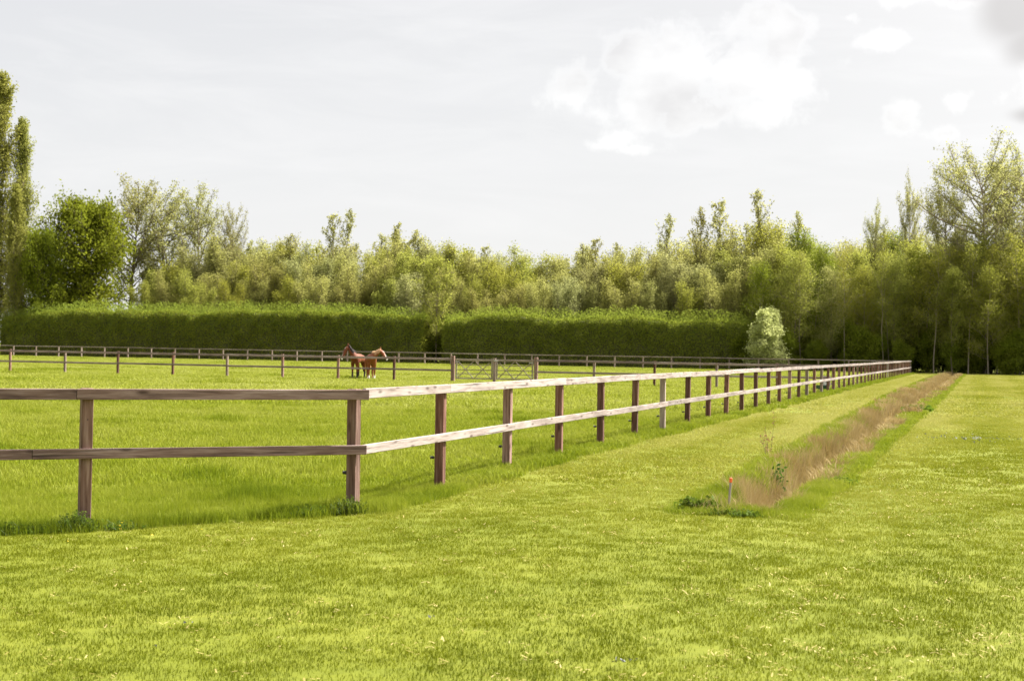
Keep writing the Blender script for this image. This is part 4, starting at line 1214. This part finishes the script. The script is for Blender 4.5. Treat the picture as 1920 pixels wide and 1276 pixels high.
def horse(loc, yaw, turn, poll_z, nose_drop, reach, coat_m, hair_m, label, blaze, socks, dark_legs):
    """local +X is forward; turn rotates neck and head about the neck base"""
    e = empty('horse', loc, yaw, label, 'horse')
    e.scale = (0.95, 0.95, 0.95)
    nb = Vector((0.60, 0, 1.24))
    def tn(x, z, k=1.0):
        a = turn * k
        return Vector((nb.x + x * math.cos(a), x * math.sin(a), z))
    poll = tn(reach, poll_z)
    fore = tn(reach + 0.11, poll_z - 0.07)
    face = tn(reach + 0.24, poll_z - 0.07 - nose_drop * 0.5)
    muz = tn(reach + 0.36, poll_z - 0.07 - nose_drop)
    V = [(-0.55, 0, 1.22), (-0.20, 0, 1.16), (0.18, 0, 1.15), (0.50, 0, 1.17),       # 0-3 trunk
         nb, tn(reach * 0.5, (nb.z + poll_z) / 2 + 0.02, 0.7), poll, fore, face, muz,       # 4-9 neck and head
         (-0.84, 0, 1.16)]                                                           # 10 rump
    Rr = [(0.27, 0.28), (0.27, 0.30), (0.28, 0.30), (0.25, 0.29), (0.20, 0.25), (0.13, 0.20), (0.10, 0.13), (0.105, 0.135), (0.078, 0.10), (0.065, 0.072), (0.19, 0.21)]
    Ed = [(0, 1), (1, 2), (2, 3), (3, 4), (4, 5), (5, 6), (6, 7), (7, 8), (8, 9), (0, 10)]
    hoof = []
    def leg(root, pts, rad):
        prev = root
        for p, r in zip(pts, rad):
            V.append(p); Rr.append(r); Ed.append((prev, len(V) - 1)); prev = len(V) - 1
        hoof.append(pts[-1])
    for s in (-1, 1):
        st = 0.05 * s
        leg(3, [(0.46 + st, 0.15 * s, 0.98), (0.42 + st, 0.16 * s, 0.76), (0.45 + st, 0.155 * s, 0.46), (0.44 + st, 0.155 * s, 0.16), (0.47 + st, 0.155 * s, 0.05)],
            [0.15, 0.095, 0.055, 0.040, 0.050])
    for s in (-1, 1):
        st = -0.08 * s
        leg(0, [(-0.56 + st, 0.15 * s, 1.02), (-0.50 + st, 0.16 * s, 0.80), (-0.80 + st, 0.155 * s, 0.52), (-0.75 + st, 0.155 * s, 0.17), (-0.71 + st, 0.155 * s, 0.05)],
            [0.20, 0.135, 0.060, 0.042, 0.050])
    skin_obj('body', V, Ed, Rr, coat_m, e)
    # ears
    for s in (-1, 1):
        c = poll + Vector((0, 0, 0.08)); sd = Vector((-math.sin(turn), math.cos(turn), 0)) * 0.055 * s
        add('ear', tubes_me('ear', [(np.array([c + sd, c + sd * 1.2 + Vector((0.01, 0, 0.07)), c + sd * 1.3 + Vector((0.02, 0, 0.15))]), [0.032, 0.030, 0.004], 6)], coat_m), e)
    # eyes
    for s in (-1, 1):
        sd = Vector((-math.sin(turn), math.cos(turn), 0)) * 0.082 * s
        c = (fore + face) / 2 * 0.5 + fore * 0.5 + sd
        add('eye', tubes_me('eye', [(np.array([c - Vector((0, 0, .018)), c, c + Vector((0, 0, .018))]), [0.008, 0.02, 0.008], 6)], M_HOOF), e)
    # mane: overlapping locks from poll to withers
    loc_t = []
    rng = np.random.default_rng(5)
    mid_ = Vector(V[5])
    for i in range(22):
        f = i / 21
        c = (poll.lerp(mid_, f * 2) if f < 0.5 else mid_.lerp(Vector((0.42, 0, 1.42)), (f - 0.5) * 2)) + Vector((-0.03, 0, 0.13 if f < 0.9 else 0.03))
        sd = Vector((-math.sin(turn), math.cos(turn), 0)) * (0.13 if i % 2 else -0.13)
        a = np.array([c, c + sd + Vector((0, 0, -0.05)), c + sd * 1.4 + Vector((rng.normal(0, 0.02), 0, -0.24))])
        loc_t.append((a, [0.04, 0.05, 0.010], 5))
    add('mane', tubes_me('mane', loc_t, hair_m), e)
    tl = np.array([(-0.98, 0, 1.26), (-1.08, 0, 1.14), (-1.12, 0.01, 0.85), (-1.10, 0.02, 0.55), (-1.08, 0.0, 0.40)])
    add('tail', tubes_me('tail', [(tl, [0.04, 0.06, 0.085, 0.07, 0.02], 8)], hair_m), e)
    for i, h in enumerate(hoof):
        x, y, _ = h
        hf = np.array([(x - 0.01, y, 0.085), (x + 0.015, y, 0.04), (x + 0.025, y, -0.005)])
        add('hoof', tubes_me('hoof', [(hf, [0.044, 0.056, 0.064], 8)], M_HOOF), e)
        if i in socks or i in dark_legs:
            a = Vector(V[[14, 19, 24, 29][i]]); b = Vector(V[[13, 18, 23, 28][i]])
            topf = 0.25 if i in socks else 0.75
            k_ = a.lerp(b, topf)
            add('sock', tubes_me('sock', [(np.array([(x, y, 0.075), tuple(a), tuple(k_)]), [0.047, 0.048, 0.052 if i in socks else 0.056], 8)], M_WHITEH if i in socks else M_HAIR), e)
    if blaze:
        nrm = Vector((math.cos(turn) * 0.75, math.sin(turn) * 0.75, 0.55))
        pts = np.array([fore + nrm * 0.075, face + nrm * 0.062, muz + nrm * 0.045])
        add('blaze', tubes_me('blaze', [(pts, [0.030, 0.024, 0.034], 6)], M_WHITEH), e)
        add('nose', tubes_me('nose', [(np.array([muz + Vector((0, 0, 0.03)), muz + nrm * 0.03, muz - Vector((0, 0, 0.055))]), [0.03, 0.056, 0.03], 8)], M_WHITEH), e)
    return e
# horse facing the camera and to the left, and one facing the camera with its head turned right
yaw1 = math.atan2(-math.cos(R(13)), -math.sin(R(13)))
yaw2 = math.atan2(-math.cos(R(10)), math.sin(R(10)))
f1 = Vector((at(666, 86.0), 86.0, 0)); d1 = Vector((math.cos(yaw1), math.sin(yaw1), 0))
horse(f1 - d1 * 0.45, yaw1, R(-50), 1.78, 0.58, 0.36, M_BAY, M_HAIR, 'dark maned bay horse facing left with a pale muzzle behind the fence', True, (), (0, 1, 2, 3))
f2 = Vector((at(698, 85.2), 85.2, 0)); d2 = Vector((math.cos(yaw2), math.sin(yaw2), 0))
horse(f2 - d2 * 0.45, yaw2, R(72), 1.60, 0.40, 0.46, M_CHEST, M_FLAX, 'chestnut horse with a white face turned right, right of the two behind the fence', True, (0, 1), ())
